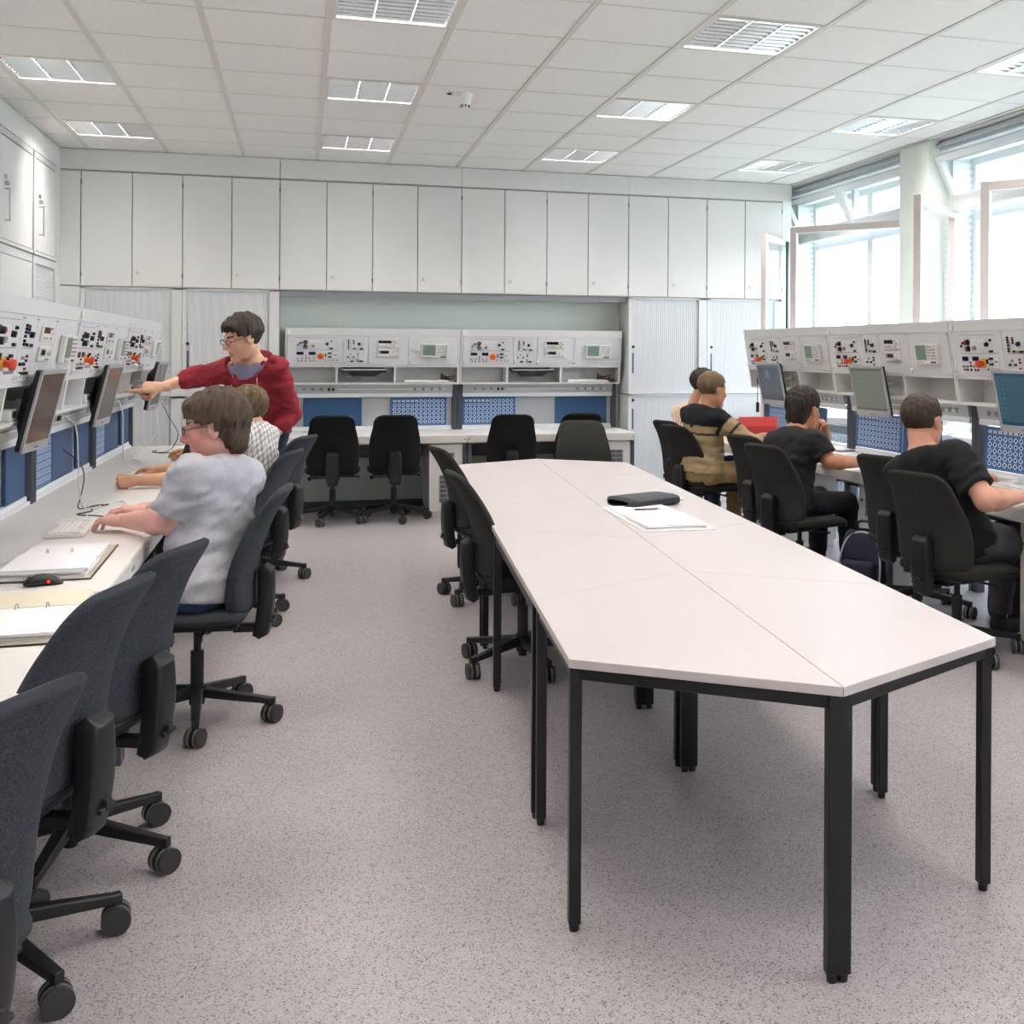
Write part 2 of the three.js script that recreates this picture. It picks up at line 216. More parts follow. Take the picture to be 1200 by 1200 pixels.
// outside: ground and a neighbouring house
struct('outside_ground', wb(XO + 0.5, 90, -5.3, -5.2, -40, 120), M.outGround);
const house = thing('house', 'pale house with a blue-grey gable roof outside the windows', 'building', [30, -5.2, -34]);
part('wall', bx(-6, 6, 0, 5.6, -9, 9), M.outWall, house);
{ const s = new THREE.Shape([[-6.6, 0], [6.6, 0], [0, 3.6]].map((p) => new THREE.Vector2(...p))); const g = new THREE.ExtrudeGeometry(s, { depth: 19, bevelEnabled: false }); g.translate(0, 5.6, -9.5); part('roof', g, M.roof, house); }
for (let k = 0; k < 4; k++) { const f = part('window', bx(-6.05, -6.0, 2.6, 4.2, -7 + k * 4, -5.8 + k * 4), M.winFrame, house); part('pane', bx(-6.07, -6.05, 2.7, 4.1, -6.9 + k * 4, -5.9 + k * 4), M.outWin, f); }

// ------------------------------------------------------------------ ceiling lights
const glow = S(0xffffff, 0.5, { emissive: 0xfff4ec, emissiveIntensity: 1.2 });
const louvreMat = S(0xdcdee0, 0.16, { metalness: 1 });
const lampParts = (() => {
  const h = TILE / 2 - 0.012, frame = [bx(-h, h, 0, 0.006, -h, -h + 0.02), bx(-h, h, 0, 0.006, h - 0.02, h), bx(-h, -h + 0.02, 0, 0.006, -h, h), bx(h - 0.02, h, 0, 0.006, -h, h)];
  const i = h - 0.02, can = [bx(-i, i, 0.08, 0.085, -i, i), bx(-i, -i + 0.003, 0, 0.08, -i, i), bx(i - 0.003, i, 0, 0.08, -i, i), bx(-i, i, 0, 0.08, -i, -i + 0.003), bx(-i, i, 0, 0.08, i - 0.003, i)];
  const louvres = [], tubes = [], w = 2 * i / 3;
  for (let k = 0; k < 3; k++) {
    const c = -i + (k + 0.5) * w, l = [];
    for (const s of [-1, 1]) { const pr = []; for (let q = 0; q <= 6; q++) { const u = q / 6; pr.push(new THREE.Vector2(s * (w / 2 - 0.003 - 0.034 * u * u), 0.002 + 0.05 * u)); } for (let q = 6; q >= 0; q--) { const u = q / 6; pr.push(new THREE.Vector2(s * (w / 2 - 0.0015 - 0.034 * u * u), 0.002 + 0.05 * u)); } const g = new THREE.ExtrudeGeometry(new THREE.Shape(pr), { depth: 2 * i - 0.01, bevelEnabled: false }); g.translate(c, 0, -i + 0.005); l.push(g); }
    for (let q = 0; q < 9; q++) { const z = -i + 0.035 + q * (2 * i - 0.07) / 8; const hw = w / 2 - 0.005, sh = new THREE.Shape([[-0.0008, 0.002], [0.0008, 0.002], [0.0125, 0.047], [-0.0125, 0.047]].map((p) => new THREE.Vector2(...p))); const g = new THREE.ExtrudeGeometry(sh, { depth: 2 * hw, bevelEnabled: false }); g.rotateY(Math.PI / 2); g.translate(c - hw, 0, z); l.push(g); }
    louvres.push(merge(l)); tubes.push(cyl(0.012, 0.012, 2 * i - 0.03, c, 0.07, 0, 'z', 12));
  }
  return { frame: merge(frame), can: merge(can), louvres, tubes };
})();
const overWhat = { 0: 'above the left benches', 3: 'above the aisle beside the long table', 6: 'above the long table', 9: 'beside the windows' }, rowWord = ['nearest', 'second from', 'third from', 'fourth from', 'fifth from', 'sixth from'];
for (const c of LAMP_COLS) for (const r of LAMP_ROWS) {
  const l = thing('ceiling_light', 'recessed louvred ceiling light ' + overWhat[c] + ', ' + rowWord[LAMP_ROWS.indexOf(r)] + ' the back cupboards', 'ceiling light', [gx(c) + TILE / 2, CEIL + 0.001, -(gz(r) + TILE / 2)], 0, 'recessed ceiling lights');
  part('frame', lampParts.frame, M.runner, l); part('housing', lampParts.can, M.white, l);
  lampParts.louvres.forEach((g) => part('louvre', g, louvreMat, l)); lampParts.tubes.forEach((g) => part('lamp_tube', g, glow, l));
  const a = new THREE.RectAreaLight(0xfff5ee, LAMP_POWER, 0.56, 0.56); a.name = 'ceiling_light_glow'; a.position.set(0, 0.056, 0); a.rotation.x = -Math.PI / 2; l.add(a);
}
{ // smoke detector
  const p = [1.055, CEIL, -7.381]; const d = thing('smoke_detector', 'white round smoke detector on the ceiling tile', 'smoke detector', p);
  part('base', cyl(0.055, 0.05, 0.03, 0, -0.012, 0, 'y', 28), M.white, d); part('sensor_head', [cyl(0.045, 0.032, 0.05, 0, -0.05, 0, 'y', 28), cyl(0.03, 0.024, 0.018, 0, -0.083, 0, 'y', 20)], M.white, d);
  const slots = []; for (let k = 0; k < 8; k++) { const g = bx(-0.004, 0.004, -0.086, -0.07, 0.026, 0.033); g.rotateY(k * Math.PI / 4); slots.push(g); } part('vent_slots', slots, M.dark, d); part('indicator', bx(-0.12, -0.09, -0.008, 0.002, -0.004, 0.004), M.gap, d);
}

// ------------------------------------------------------------------ cupboards on the back wall
const DW = 0.4128, DX0 = -1.846, DY0 = 2.057, DY1 = 3.053;
const doorGeo = rbx(0.004, DW - 0.004, 0, DY1 - DY0 - 0.006, 0, 0.019, 0.002), hingeGeo = rbx(-0.006, 0.006, -0.02, 0.02, 0, 0.012, 0.003);
const knobGeo = merge([cyl(0.006, 0.006, 0.02, 0, 0, 0.01, 'z', 12), cyl(0.018, 0.015, 0.014, 0, 0, 0.025, 'z', 20)]);
for (let u = 0; u < 8; u++) {
  const c = thing('wall_cupboard', ['upper cupboard next to the left corner filler', 'upper cupboard above the second tambour cabinet from the left corner', 'upper cupboard starting at the left end of the green recess', 'upper cupboard above the oscilloscope of the left recess bench', 'upper cupboard above the red stop button of the right recess bench', 'upper cupboard ending at the right end of the green recess', 'upper cupboard above the tambour cabinet beside the recess', 'upper cupboard nearest the window wall'][u] + ', two doors', 'cupboard', [DX0 + u * 2 * DW, DY0, -ZCAB], 0);
  part('carcass', [bx(0, 2 * DW, 0, DY1 - DY0, -0.33, -0.02), bx(0, 2 * DW, -0.008, 0.0, -0.33, 0.0)], M.cabEdge, c);
  for (let k = 0; k < 2; k++) { const d = part('door', doorGeo, M.cab, c); d.position.set(k * DW, 0.003, -0.019); if (k === 1) { const kn = part('knob', knobGeo, M.knob, d); kn.position.set(0.05, 0.115, 0.019); } for (const y of [0.1, 0.9]) { const h = part('hinge', hingeGeo, M.screw, d); h.position.set(k ? DW - 0.002 : 0.002, y, 0.012); } }
}
struct('trim_1', [wb(DX0, DX0 + 4 * DW - 0.003, 3.066, CEIL, ZCAB - 0.012, ZCAB + 0.3)], M.cab);
struct('trim_2', [wb(DX0 + 4 * DW + 0.003, DX0 + 8 * DW - 0.002, 3.066, CEIL, ZCAB - 0.012, ZCAB + 0.3)], M.cab);
struct('trim_3', [wb(DX0 + 8 * DW + 0.002, DX0 + 12 * DW - 0.001, 3.066, CEIL, ZCAB - 0.01, ZCAB + 0.3)], M.cab);
struct('trim_4', [wb(DX0 + 12 * DW + 0.001, XC, 3.066, CEIL, ZCAB - 0.01, ZCAB + 0.3)], M.cab);
struct('trim_5', [wb(XL, DX0 - 0.004, 2.062, 3.05, ZCAB, ZCAB + 0.02), wb(XL, DX0 - 0.004, 0, 2.052, ZCAB, ZCAB + 0.02), wb(XL, DX0, 3.066, CEIL, ZCAB, ZCAB + 0.02)], M.cab);
struct('trim_6', [wb(XL, DX0 + 16 * DW, 3.053, 3.066, ZCAB + 0.004, ZCAB + 0.3)], M.cabEdge);
struct('trim_7', [wb(DX0 + 16 * DW, XC, 0, CEIL, ZCAB + 0.0, ZCAB + 0.02)], M.green);
// tambour cabinets below, each an upper and a lower unit
function ribbed(w, h, pitch = 0.016, d = 0.004) { const n = Math.round(w / pitch), pos = [], idx = []; for (let i = 0; i <= n * 4; i++) { const x = i / (n * 4) * w, q = i % 4, z = q === 0 ? 0 : q === 2 ? d : d * 0.8; pos.push(x, 0, z, x, h, z); if (i) { const a = 2 * (i - 1); idx.push(a, a + 2, a + 1, a + 1, a + 2, a + 3); } } const g = new THREE.BufferGeometry(); g.setAttribute('position', new THREE.Float32BufferAttribute(pos, 3)); g.setAttribute('uv', new THREE.Float32BufferAttribute(new Float32Array(pos.length / 3 * 2), 2)); g.setIndex(idx); const q = g.toNonIndexed(); q.computeVertexNormals(); return q; }
const TC = [[-1.846, 'beside the left corner'], [-1.02, 'behind the standing man'], [3.113, 'right of the green recess'], [3.939, 'beside the window wall']];
const handleGeo = merge([rbx(-0.011, 0.011, -0.1, 0.1, 0, 0.006, 0.003), bx(-0.005, 0.005, -0.088, 0.088, 0.005, 0.0085)]);
for (const [x, where] of TC) for (const [y0, y1, which] of [[1.092, 2.047, 'upper'], [0.0, 1.085, 'lower']]) {
  const W = 0.8256 - 0.004, c = thing('tambour_cabinet', which + ' pale tambour cabinet ' + where, 'cabinet', [x + 0.002, y0, -ZCAB], 0);
  const H = y1 - y0; part('carcass', [bx(0, W, 0, H, -0.35, -0.02), bx(0, 0.035, 0, H, -0.02, 0.002), bx(W - 0.085, W, 0, H, -0.02, 0.002), bx(0, W, H - 0.012, H, -0.02, 0.002), bx(0, W, 0, 0.02, -0.02, 0.004)], M.cabFrame, c);
  const t = part('tambour_door', ribbed(W - 0.125, H - 0.03), M.tambour, c); t.position.set(0.037, 0.02, -0.016);
  part('track', [bx(W - 0.09, W - 0.085, 0.02, H - 0.012, -0.018, 0.003)], M.cabEdge, c);
  const hd = part('handle', handleGeo, S(0x566070, 0.4), c); hd.position.set(0.045, H * (which === 'upper' ? 0.32 : 0.78), -0.012);
  const kn = part('lock', [cyl(0.014, 0.014, 0.02, 0, 0, 0.01, 'z', 14)], M.dark, c); kn.position.set(0.045, H * (which === 'upper' ? 0.49 : 0.95), -0.012);
}
// underside rail of the recess with small fittings, and the recess cheek
struct('trim_8', [wb(-0.2, 3.11, 2.0, 2.047, ZCAB + 0.06, ZCAB + 0.1)], M.backing);

// ------------------------------------------------------------------ cupboards on the left wall
const LU = [[9.40, 10.19], [8.36, 9.36], [7.32, 8.32], [6.28, 7.28]];
LU.forEach(([a, b], i) => {
  const w = b - a, names_ = ['beside the back corner', 'second from the back corner', 'third from the back corner', 'fourth from the back corner'][i];
  const c = thing('wall_cupboard', 'upper cupboard on the left wall with bar handle, ' + names_, 'cupboard', [XL, 2.26, -a], Math.PI / 2);
  part('carcass', bx(0, w, 0, 0.79, -0.44, -0.02), M.cabEdge, c); part('frame', [bx(0, w, -0.012, 0.012, -0.03, 0.008), bx(0, w, 0.745, 0.79, -0.03, 0.004), bx(0, 0.07, 0, 0.79, -0.03, 0.002), bx(w - 0.02, w, 0, 0.79, -0.03, 0.002)], M.cabFrame, c);
  const d = part('door', rbx(0.075, w - 0.024, 0.02, 0.738, -0.019, 0.002, 0.002), M.cab, c);
  part('handle', [cyl(0.006, 0.006, 0.24, 0.17, 0.26, 0.035, 'y', 10), cyl(0.006, 0.006, 0.035, 0.17, 0.15, 0.018, 'z', 10), cyl(0.006, 0.006, 0.035, 0.17, 0.37, 0.018, 'z', 10)], M.chrome, d);
  part('lock', [cyl(0.016, 0.016, 0.03, 0.175, 0.41, 0.014, 'z', 14), rbx(0.15, 0.2, 0.44, 0.47, 0, 0.012, 0.004)], M.chrome, d);
  const t = thing('tambour_cabinet', 'tall cabinet on the left wall below the bar-handled cupboards, ' + names_, 'cabinet', [XL, 0, -a], Math.PI / 2);
  part('carcass', [bx(0, w, 0, 2.24, -0.44, -0.02), bx(0, 0.075, 0, 2.24, -0.02, 0), bx(w - 0.03, w, 0, 2.24, -0.02, 0), bx(0.07, w - 0.02, 2.18, 2.24, -0.02, 0)], M.cabFrame, t);
  if (i === 0) { const g = ribbed(2.16, w - 0.12, 0.018); g.rotateZ(-Math.PI / 2); g.translate(0.085, 2.175, -0.016); part('tambour_door', g, M.tambour, t); } else part('door', rbx(0.08, w - 0.034, 0.03, 2.17, -0.019, 0.002, 0.002), M.cab, t);
});
struct('trim_9', [wb(XL - 0.02, XL, 3.06, CEIL, 6.2, ZCAB)], M.wall);
struct('trim_10', [wb(XW, XL, 0, CEIL, 6.18, 6.24)], M.cab);
struct('trim_11', [wb(XL - 0.02, XL, 0, 3.06, 10.19, ZCAB)], M.cab);
// ------------------------------------------------------------------ lab benches with instrument consoles
// local axes: x along the bench, y up, z towards the user; the worktop's front edge is z = 0
const TILT = 0.167;
const G = {   // shared small shapes for the instrument panels
  knob: merge([cyl(0.012, 0.014, 0.016, 0, 0, 0.008, 'z', 18), bx(-0.0015, 0.0015, 0, 0.012, 0.015, 0.0175)]), knobBig: merge([cyl(0.014, 0.017, 0.022, 0, 0, 0.011, 'z', 20), cyl(0.019, 0.019, 0.003, 0, 0, 0.0015, 'z', 20)]), knobSmall: cyl(0.006, 0.008, 0.012, 0, 0, 0.006, 'z', 12),
  socket: merge([cyl(0.0065, 0.0065, 0.009, 0, 0, 0.0045, 'z', 12)]), cap: cyl(0.008, 0.008, 0.004, 0, 0, 0.0205, 'z', 16), rect: rbx(-0.015, 0.015, -0.0065, 0.0065, 0, 0.012, 0.002, 1), disp: rbx(-0.031, 0.031, -0.014, 0.014, 0, 0.004, 0.0015, 1), disc: cyl(0.03, 0.03, 0.004, 0, 0, 0.002, 'z', 28),
  mush: merge([cyl(0.013, 0.016, 0.026, 0, 0, 0.015, 'z', 20), cyl(0.021, 0.024, 0.018, 0, 0, 0.037, 'z', 26)]), toggle: rbx(-0.004, 0.004, -0.008, 0.008, 0, 0.012, 0.0015, 1), outlet: merge([rbx(-0.023, 0.023, -0.023, 0.023, 0, 0.006, 0.003, 1)]), slot: bx(-0.012, 0.012, -0.004, 0.004, 0.005, 0.0075), latch: merge([cyl(0.011, 0.011, 0.02, 0, 0, 0.01, 'z', 16)]), latchHole: cyl(0.006, 0.006, 0.002, 0, 0, 0.0205, 'z', 12), screw: cyl(0.003, 0.003, 0.002, 0, 0, 0.001, 'z', 8),
};
const PPM = 0.00064;     // metres per measured pixel on the panels
function put(name, geo, mat, parent, x, y) { const m = part(name, geo, mat, parent); m.position.set(x, y, 0.004); return m; }
function panel1(p) {
  const at = (n, g, m, px, py) => put(n, g, m, p, (px - 425) * PPM, (280 - py) * PPM);
  let k = at('rotary_knob', G.knobBig, M.black, 290, 168); part('knob_cap', G.cap, M.red, k).position.z = 0.003; k = at('rotary_knob', G.knobBig, M.black, 290, 231); part('knob_cap', G.cap, M.grey, k).position.z = 0.003;
  at('dial', G.knob, M.grey, 395, 225); at('rotary_knob', G.knob, M.black, 592, 190); at('small_knob', G.knobSmall, M.black, 652, 150); at('connector', G.rect, M.black, 648, 255);
  at('toggle_switch', G.toggle, M.black, 185, 205); at('toggle_switch', G.toggle, M.black, 214, 176); at('toggle_switch', G.toggle, M.black, 234, 174);
  at('digital_display', G.disp, M.navy, 215, 328); at('digital_display', G.disp, M.navy, 383, 328);
  const e = at('emergency_stop', G.disc, M.yellow, 497, 370); part('mushroom_button', G.mush, M.estop, e);
  at('slider', G.toggle, M.black, 570, 342); at('slider', G.toggle, M.black, 570, 362); at('connector', G.rect, M.black, 630, 325); at('connector', G.rect, M.black, 630, 378);
  const o = at('power_outlet', G.outlet, M.white, 708, 352); part('slot', G.slot, M.black, o);
  for (const x of [180, 245, 345, 412]) at('small_knob', G.knobSmall, M.grey, x, 404);
  for (const [x, y, m] of [[190, 436, M.red], [235, 436, M.black], [297, 365, M.red], [297, 398, M.black], [297, 436, M.black], [360, 436, M.red], [403, 436, M.blue], [568, 428, M.grey], [628, 428, M.grey], [680, 428, M.grey], [730, 428, M.grey]]) at('socket', G.socket, m, x, y);
  for (const x of [370, 420, 470, 525]) at('print_field', bx(-0.012, 0.012, -0.009, 0.009, 0, 0.001), M.white, x, 150);
  at('seam', bx(-0.19, 0.19, -0.0015, 0.0015, 0, 0.001), M.plateLine, 450, 276); at('seam', bx(-0.19, 0.19, -0.0012, 0.0012, 0, 0.001), M.plateLine, 450, 99);
}
function panel2(p) {
  const at = (n, g, m, px, py) => put(n, g, m, p, (px - 960) * PPM, (280 - py) * PPM);
  for (const y of [130, 152, 174, 200, 230, 252]) at('socket', G.socket, M.black, 860, y);
  for (const [y, m] of [[135, M.red], [156, M.black], [178, M.blue], [254, M.black]]) at('socket', G.socket, m, 933, y);
  for (const y of [178, 204, 234]) at('pin', G.screw, M.black, 888, y);
  at('rotary_knob', G.knob, M.black, 1010, 188); at('connector', G.rect, M.black, 1042, 258); at('socket', G.socket, M.yellow, 975, 256); at('socket', G.socket, M.blue, 953, 256);
  at('dial', G.knobSmall, M.grey, 888, 340); at('small_knob', G.knobSmall, M.black, 852, 380); at('small_knob', G.knobSmall, M.black, 933, 380);
  for (const [x, y, m] of [[997, 330, M.red], [997, 358, M.blue], [995, 412, M.red], [995, 440, M.black]]) at('socket', G.socket, m, x, y); at('connector', G.rect, M.black, 910, 440); at('connector', G.rect, M.black, 1040, 440);
  at('seam', bx(-0.085, 0.085, -0.0012, 0.0012, 0, 0.001), M.plateLine, 960, 276);
}
const btn = rbx(-0.005, 0.005, -0.004, 0.004, 0, 0.006, 0.001, 1);
function panel3(p) {
  const a = put('multimeter', rbx(-0.1, 0.1, -0.034, 0.034, 0, 0.012, 0.004), M.scope, p, -0.005, 0.066); part('display', bx(-0.088, 0.028, 0.003, 0.03, 0.011, 0.0135), M.window, a);
  for (const [i, x] of [0.048, 0.066].entries()) for (let k = 0; k < 3; k++) { const b = part('button', btn, (i + k) % 2 ? M.white : M.red, a); b.position.set(x + 0.005, 0.024 - k * 0.021, 0.011); }
  for (let k = 0; k < 6; k++) { const b = part('button', btn, M.grey, a); b.position.set(-0.078 + k * 0.014, -0.018, 0.009); }
  const c = put('counter', rbx(-0.1, 0.1, -0.034, 0.034, 0, 0.012, 0.004), M.scope, p, -0.005, -0.022); part('display', bx(-0.066, 0.004, -0.004, 0.018, 0.011, 0.0135), M.window, c); part('display_frame', bx(-0.09, 0.01, -0.01, 0.024, 0.01, 0.0122), M.grey, c);
  const kk = part('dial', G.knob, M.scope, c); kk.position.set(0.055, 0.006, 0.011);
  for (let k = 0; k < 4; k++) { const b = part('button', btn, M.grey, c); b.position.set(0.02 + k * 0.02, -0.024, 0.009); }
}
function panel4(p) {
  const s = put('oscilloscope', rbx(-0.128, 0.128, -0.068, 0.068, 0, 0.03, 0.008), M.scope, p, 0.01, 0.0);
  part('screen', rbx(-0.108, 0.002, -0.035, 0.056, 0.029, 0.033, 0.003), M.lcd, s); part('screen_frame', rbx(-0.114, 0.008, -0.041, 0.062, 0.028, 0.031, 0.003), M.grey, s);
  for (let r = 0; r < 5; r++) for (let c = 0; c < 5; c++) { if ((r * 5 + c * 3) % 7 === 2) continue; const b = part('button', btn, (r + c) % 3 ? M.grey : M.ink, s); b.position.set(0.03 + c * 0.02, 0.05 - r * 0.02, 0.028); }
  for (const x of [-0.1, -0.08, -0.06, -0.04]) { const b = part('button', btn, M.grey, s); b.position.set(x, -0.055, 0.028); } const d = part('input_strip', bx(0.05, 0.11, -0.058, -0.048, 0.029, 0.032), M.black, s); d.name = 'input_strip';
}
function makeBench(W, opts, label, group) {
  const b = thing('lab_bench', label, 'lab bench', [0, 0, 0], 0, group);
  part('worktop', [rbx(0.001, W - 0.001, 0.705, 0.745, -0.745, -0.003, 0.004)], M.desk, b);
  const lip = part('front_lip', rbx(0.001, W - 0.001, 0.668, 0.744, -0.035, 0, 0.01), M.deskLip, b); for (const x of [0.02, W - 0.02]) part('lip_screw', cyl(0.008, 0.008, 0.003, x, 0.706, 0.0012, 'z', 14), M.screw, lip);
  for (const x of [0.004, W - 0.044]) { part('leg', rbx(x, x + 0.04, 0.0, 0.668, -0.07, -0.03, 0.004), M.frame, b); part('leg', rbx(x, x + 0.04, 0.0, 0.668, -0.72, -0.66, 0.004), M.frame, b); part('side_rail', bx(x + 0.008, x + 0.032, 0.6, 0.66, -0.66, -0.07), M.frame, b); }
  part('cable_tray', [bx(0.05, W - 0.05, 0.5, 0.66, -0.62, -0.6), bx(0.05, W - 0.05, 0.5, 0.515, -0.7, -0.6)], M.tray, b);
  for (const x of [0, W - 0.05]) { part('post', [rbx(x + 0.002, x + 0.048, 0.745, 1.19, -0.735, -0.68, 0.003), bx(x + 0.012, x + 0.018, 0.75, 1.18, -0.68, -0.678), bx(x + 0.032, x + 0.038, 0.75, 1.18, -0.68, -0.678)], M.post, b); }
  part('back_rail', [rbx(0.05, W - 0.05, 0.745, 0.787, -0.735, -0.70, 0.006), rbx(0.05, W - 0.05, 0.745, 0.762, -0.7, -0.685, 0.004)], M.strip, b);
  const du = part('cable_duct', (() => { const g = bx(0.05, W - 0.05, -0.042, 0.042, -0.05, 0.0); g.rotateX(0.22); g.translate(0, 1.143, -0.655); return g; })(), M.duct, b);
  const at = (n, g, m, x) => { const o = part(n, g, m, du); o.position.set(x, 1.14, -0.654); o.rotation.x = 0.22; return o; };
  for (const x of [0.17, 0.25, 0.33, W - 0.17, W - 0.25, W - 0.33, W - 0.41]) { const o = at('outlet', cyl(0.016, 0.018, 0.006, 0, 0, 0.002, 'z', 18), M.grey, x); part('outlet_hole', cyl(0.011, 0.011, 0.002, 0, 0, 0.0055, 'z', 14), M.ink, o); }
  for (const x of [0.395, 0.435]) at('rocker_switch', rbx(-0.01, 0.01, -0.014, 0.014, 0, 0.01, 0.003), M.black, x);
  at('duct_groove', bx(-0.5, 0.5, -0.004, 0.004, 0, 0.003), M.strip, 0.98 * W / 1.6);
  part('light_strip', rbx(0.05, W - 0.05, 1.064, 1.1, -0.69, -0.665, 0.004), M.strip, b);
  if (opts.backing) part('backing', bx(0.05, W - 0.05, 0.787, 1.064, -0.735, -0.722), M.backing, b);
  for (const [x0, x1, kind] of opts.boards) { const p = part(kind === 'ring' ? 'patch_board' : 'perforated_board', rbx(0, x1 - x0, 0, 0.266, -0.012, 0, 0.002), M.boardEdge, b); const f = new THREE.PlaneGeometry(x1 - x0 - 0.002, 0.264); f.translate((x1 - x0) / 2, 0.133, 0.0006); part('printed_face', f, kind === 'ring' ? M.ring : M.hole, p); p.position.set(x0, 0.79, -0.702); if (opts.lean) p.rotation.x = -0.03; }
  // console
  const zF = (y) => -0.47 - (1.715 - y) * Math.tan(TILT);      // front plane
  const prof = (y0, y1, x0, x1, back = -0.735) => { const s = new THREE.Shape([[zF(y0), y0], [zF(y1), y1], [back, y1], [back, y0]].map(([z, y]) => new THREE.Vector2(-z, y))); const g = new THREE.ExtrudeGeometry(s, { depth: x1 - x0, bevelEnabled: false }); g.rotateY(Math.PI / 2); g.translate(x0, 0, 0); return g; };
  const housing = part('console_housing', [prof(1.648, 1.715, 0.001, W - 0.001), bx(0.001, W - 0.001, 1.19, 1.66, -0.735, -0.722), prof(1.352, 1.372, 0.001, W - 0.001)], M.console, b);
  for (const x of [0.001, W - 0.019]) part('end_panel', prof(1.19, 1.65, x, x + 0.018), M.console, housing);
  for (const x of opts.dividers ?? [0.452, 0.985]) part('divider', prof(1.2, 1.356, x * W / 1.6, x * W / 1.6 + 0.018), M.shelf, housing);
  part('shelf_board', prof(1.188, 1.206, 0.001, W - 0.001), M.shelf, housing); part('unit_tag', bx(0.02, 0.05, 1.66, 1.70, zF(1.68) - 0.004, zF(1.68) + 0.008), M.white, housing);
  const edges = [0.02, 0.512, 0.745, 1.113, 1.58].map((e) => e * W / 1.6), fns = [panel1, panel2, panel3, panel4], nm = ['power_supply_panel', 'socket_panel', 'meter_panel', 'oscilloscope_panel'];
  for (let k = 0; k < 4; k++) {
    const w = edges[k + 1] - edges[k] - 0.004, p = part(nm[k], bx(-w / 2, w / 2, -0.138, 0.138, -0.004, 0.004), M.plate, b);
    p.position.set((edges[k] + edges[k + 1]) / 2, 1.51, zF(1.51)); p.rotation.x = TILT; fns[k](p);
    for (const sx of [-1, 1]) for (const sy of [-1, 1]) put('screw', G.screw, M.screw, p, sx * (w / 2 - 0.012), sy * 0.125);
    const l = put('latch', G.latch, M.white, p, -w / 2 + 0.014, -0.112); part('latch_hole', G.latchHole, M.ink, l);
  }
  return b;
}
function placeBench(b, X, F, turn) { b.position.copy(V(X, 0, F)); b.rotation.y = turn; return b; }
const BW = 1.605, ZB = 9.95;
// back wall pair
placeBench(makeBench(BW, { backing: true, boards: [[0.165, 0.70, 'hole'], [0.97, 1.505, 'ring']] }, 'lab bench in the green recess, plain blue board left and ringed board right', 'lab benches of the back wall'), -0.145, ZB, 0);
placeBench(makeBench(BW, { backing: true, boards: [[0.052, 0.575, 'ring'], [0.98, 1.51, 'hole']] }, 'lab bench in the green recess, ringed blue board left and plain board right', 'lab benches of the back wall'), 1.462, ZB, 0);
// left row, far to near
const LZ = [7.63, 5.98, 4.33, 2.68, 1.03];
LZ.forEach((f, i) => placeBench(makeBench(1.648, { backing: true, boards: [[0.06, 0.5, 'ring'], [0.515, 1.06, 'hole'], [1.2, 1.56, 'hole']] }, ['lab bench of the left row beneath the pointing hand', 'lab bench of the left row carrying the clenched bare forearm', 'lab bench of the left row with the white keyboard and the open binder', 'lab bench of the left row with the red-lit mouse', 'lab bench of the left row beside the nearest empty chair'][i], 'lab benches of the left row'), -0.59, f, Math.PI / 2));
// right row, far to near (local x runs towards the camera)
const RZ = [9.38, 7.72, 6.06, 4.40, 2.74];
RZ.forEach((f, i) => placeBench(makeBench(1.658, { backing: false, lean: true, boards: i === 0 ? [[0.06, 0.6, 'ring'], [0.64, 1.2, 'hole']] : [[0.06, 0.72, 'ring'], [0.74, 1.22, 'hole']] }, ['lab bench at the window with the red folder', 'lab bench at the window where the man props his chin', 'lab bench at the window of the man with bare forearms outstretched', 'lab bench at the window next towards the camera side', 'lab bench at the window at the near end of the row'][i], 'lab benches of the window row'), 3.45, f, -Math.PI / 2));
// computer pedestals under the benches
function pedestal(label, X, F, turn) {
  const p = thing('computer_pedestal', label, 'pedestal', [0, 0, 0], turn, 'white pedestals under the benches'); p.position.copy(V(X, 0, F));
  part('body', rbx(0, 0.3, 0.05, 0.66, -0.55, -0.002, 0.006), M.desk, p); part('plinth', bx(0.01, 0.29, 0, 0.05, -0.53, -0.015), M.deskLip, p);
  for (const [y0, y1] of [[0.46, 0.58], [0.13, 0.38]]) { const v = part('vent_plate', rbx(0.09, 0.23, y0, y1, -0.004, 0.004, 0.003), M.grey, p); const n = Math.round((y1 - y0) / 0.042); for (let r = 0; r < n; r++) for (let c = 0; c < 2; c++) part('vent_slot', bx(0.1 + c * 0.062, 0.155 + c * 0.062, y0 + 0.008 + r * 0.041, y0 + 0.038 + r * 0.041, 0.003, 0.0055), M.base, v); }
  part('lock', cyl(0.009, 0.009, 0.008, 0.045, 0.56, 0.002, 'z', 14), M.dark, p); return p;
}
pedestal('white vented pedestal between the two benches of the green recess', 1.12, 9.975, 0);
pedestal('white vented pedestal under the right bench of the green recess', 2.72, 9.975, 0);
pedestal('white vented pedestal beside the man with his hand at his chin', 3.50, 6.42, -Math.PI / 2);
pedestal('white vented pedestal beside the window row\'s front man', 3.50, 4.76, -Math.PI / 2);
pedestal('white vented pedestal beside the beige-sweater man', 3.50, 8.08, -Math.PI / 2);

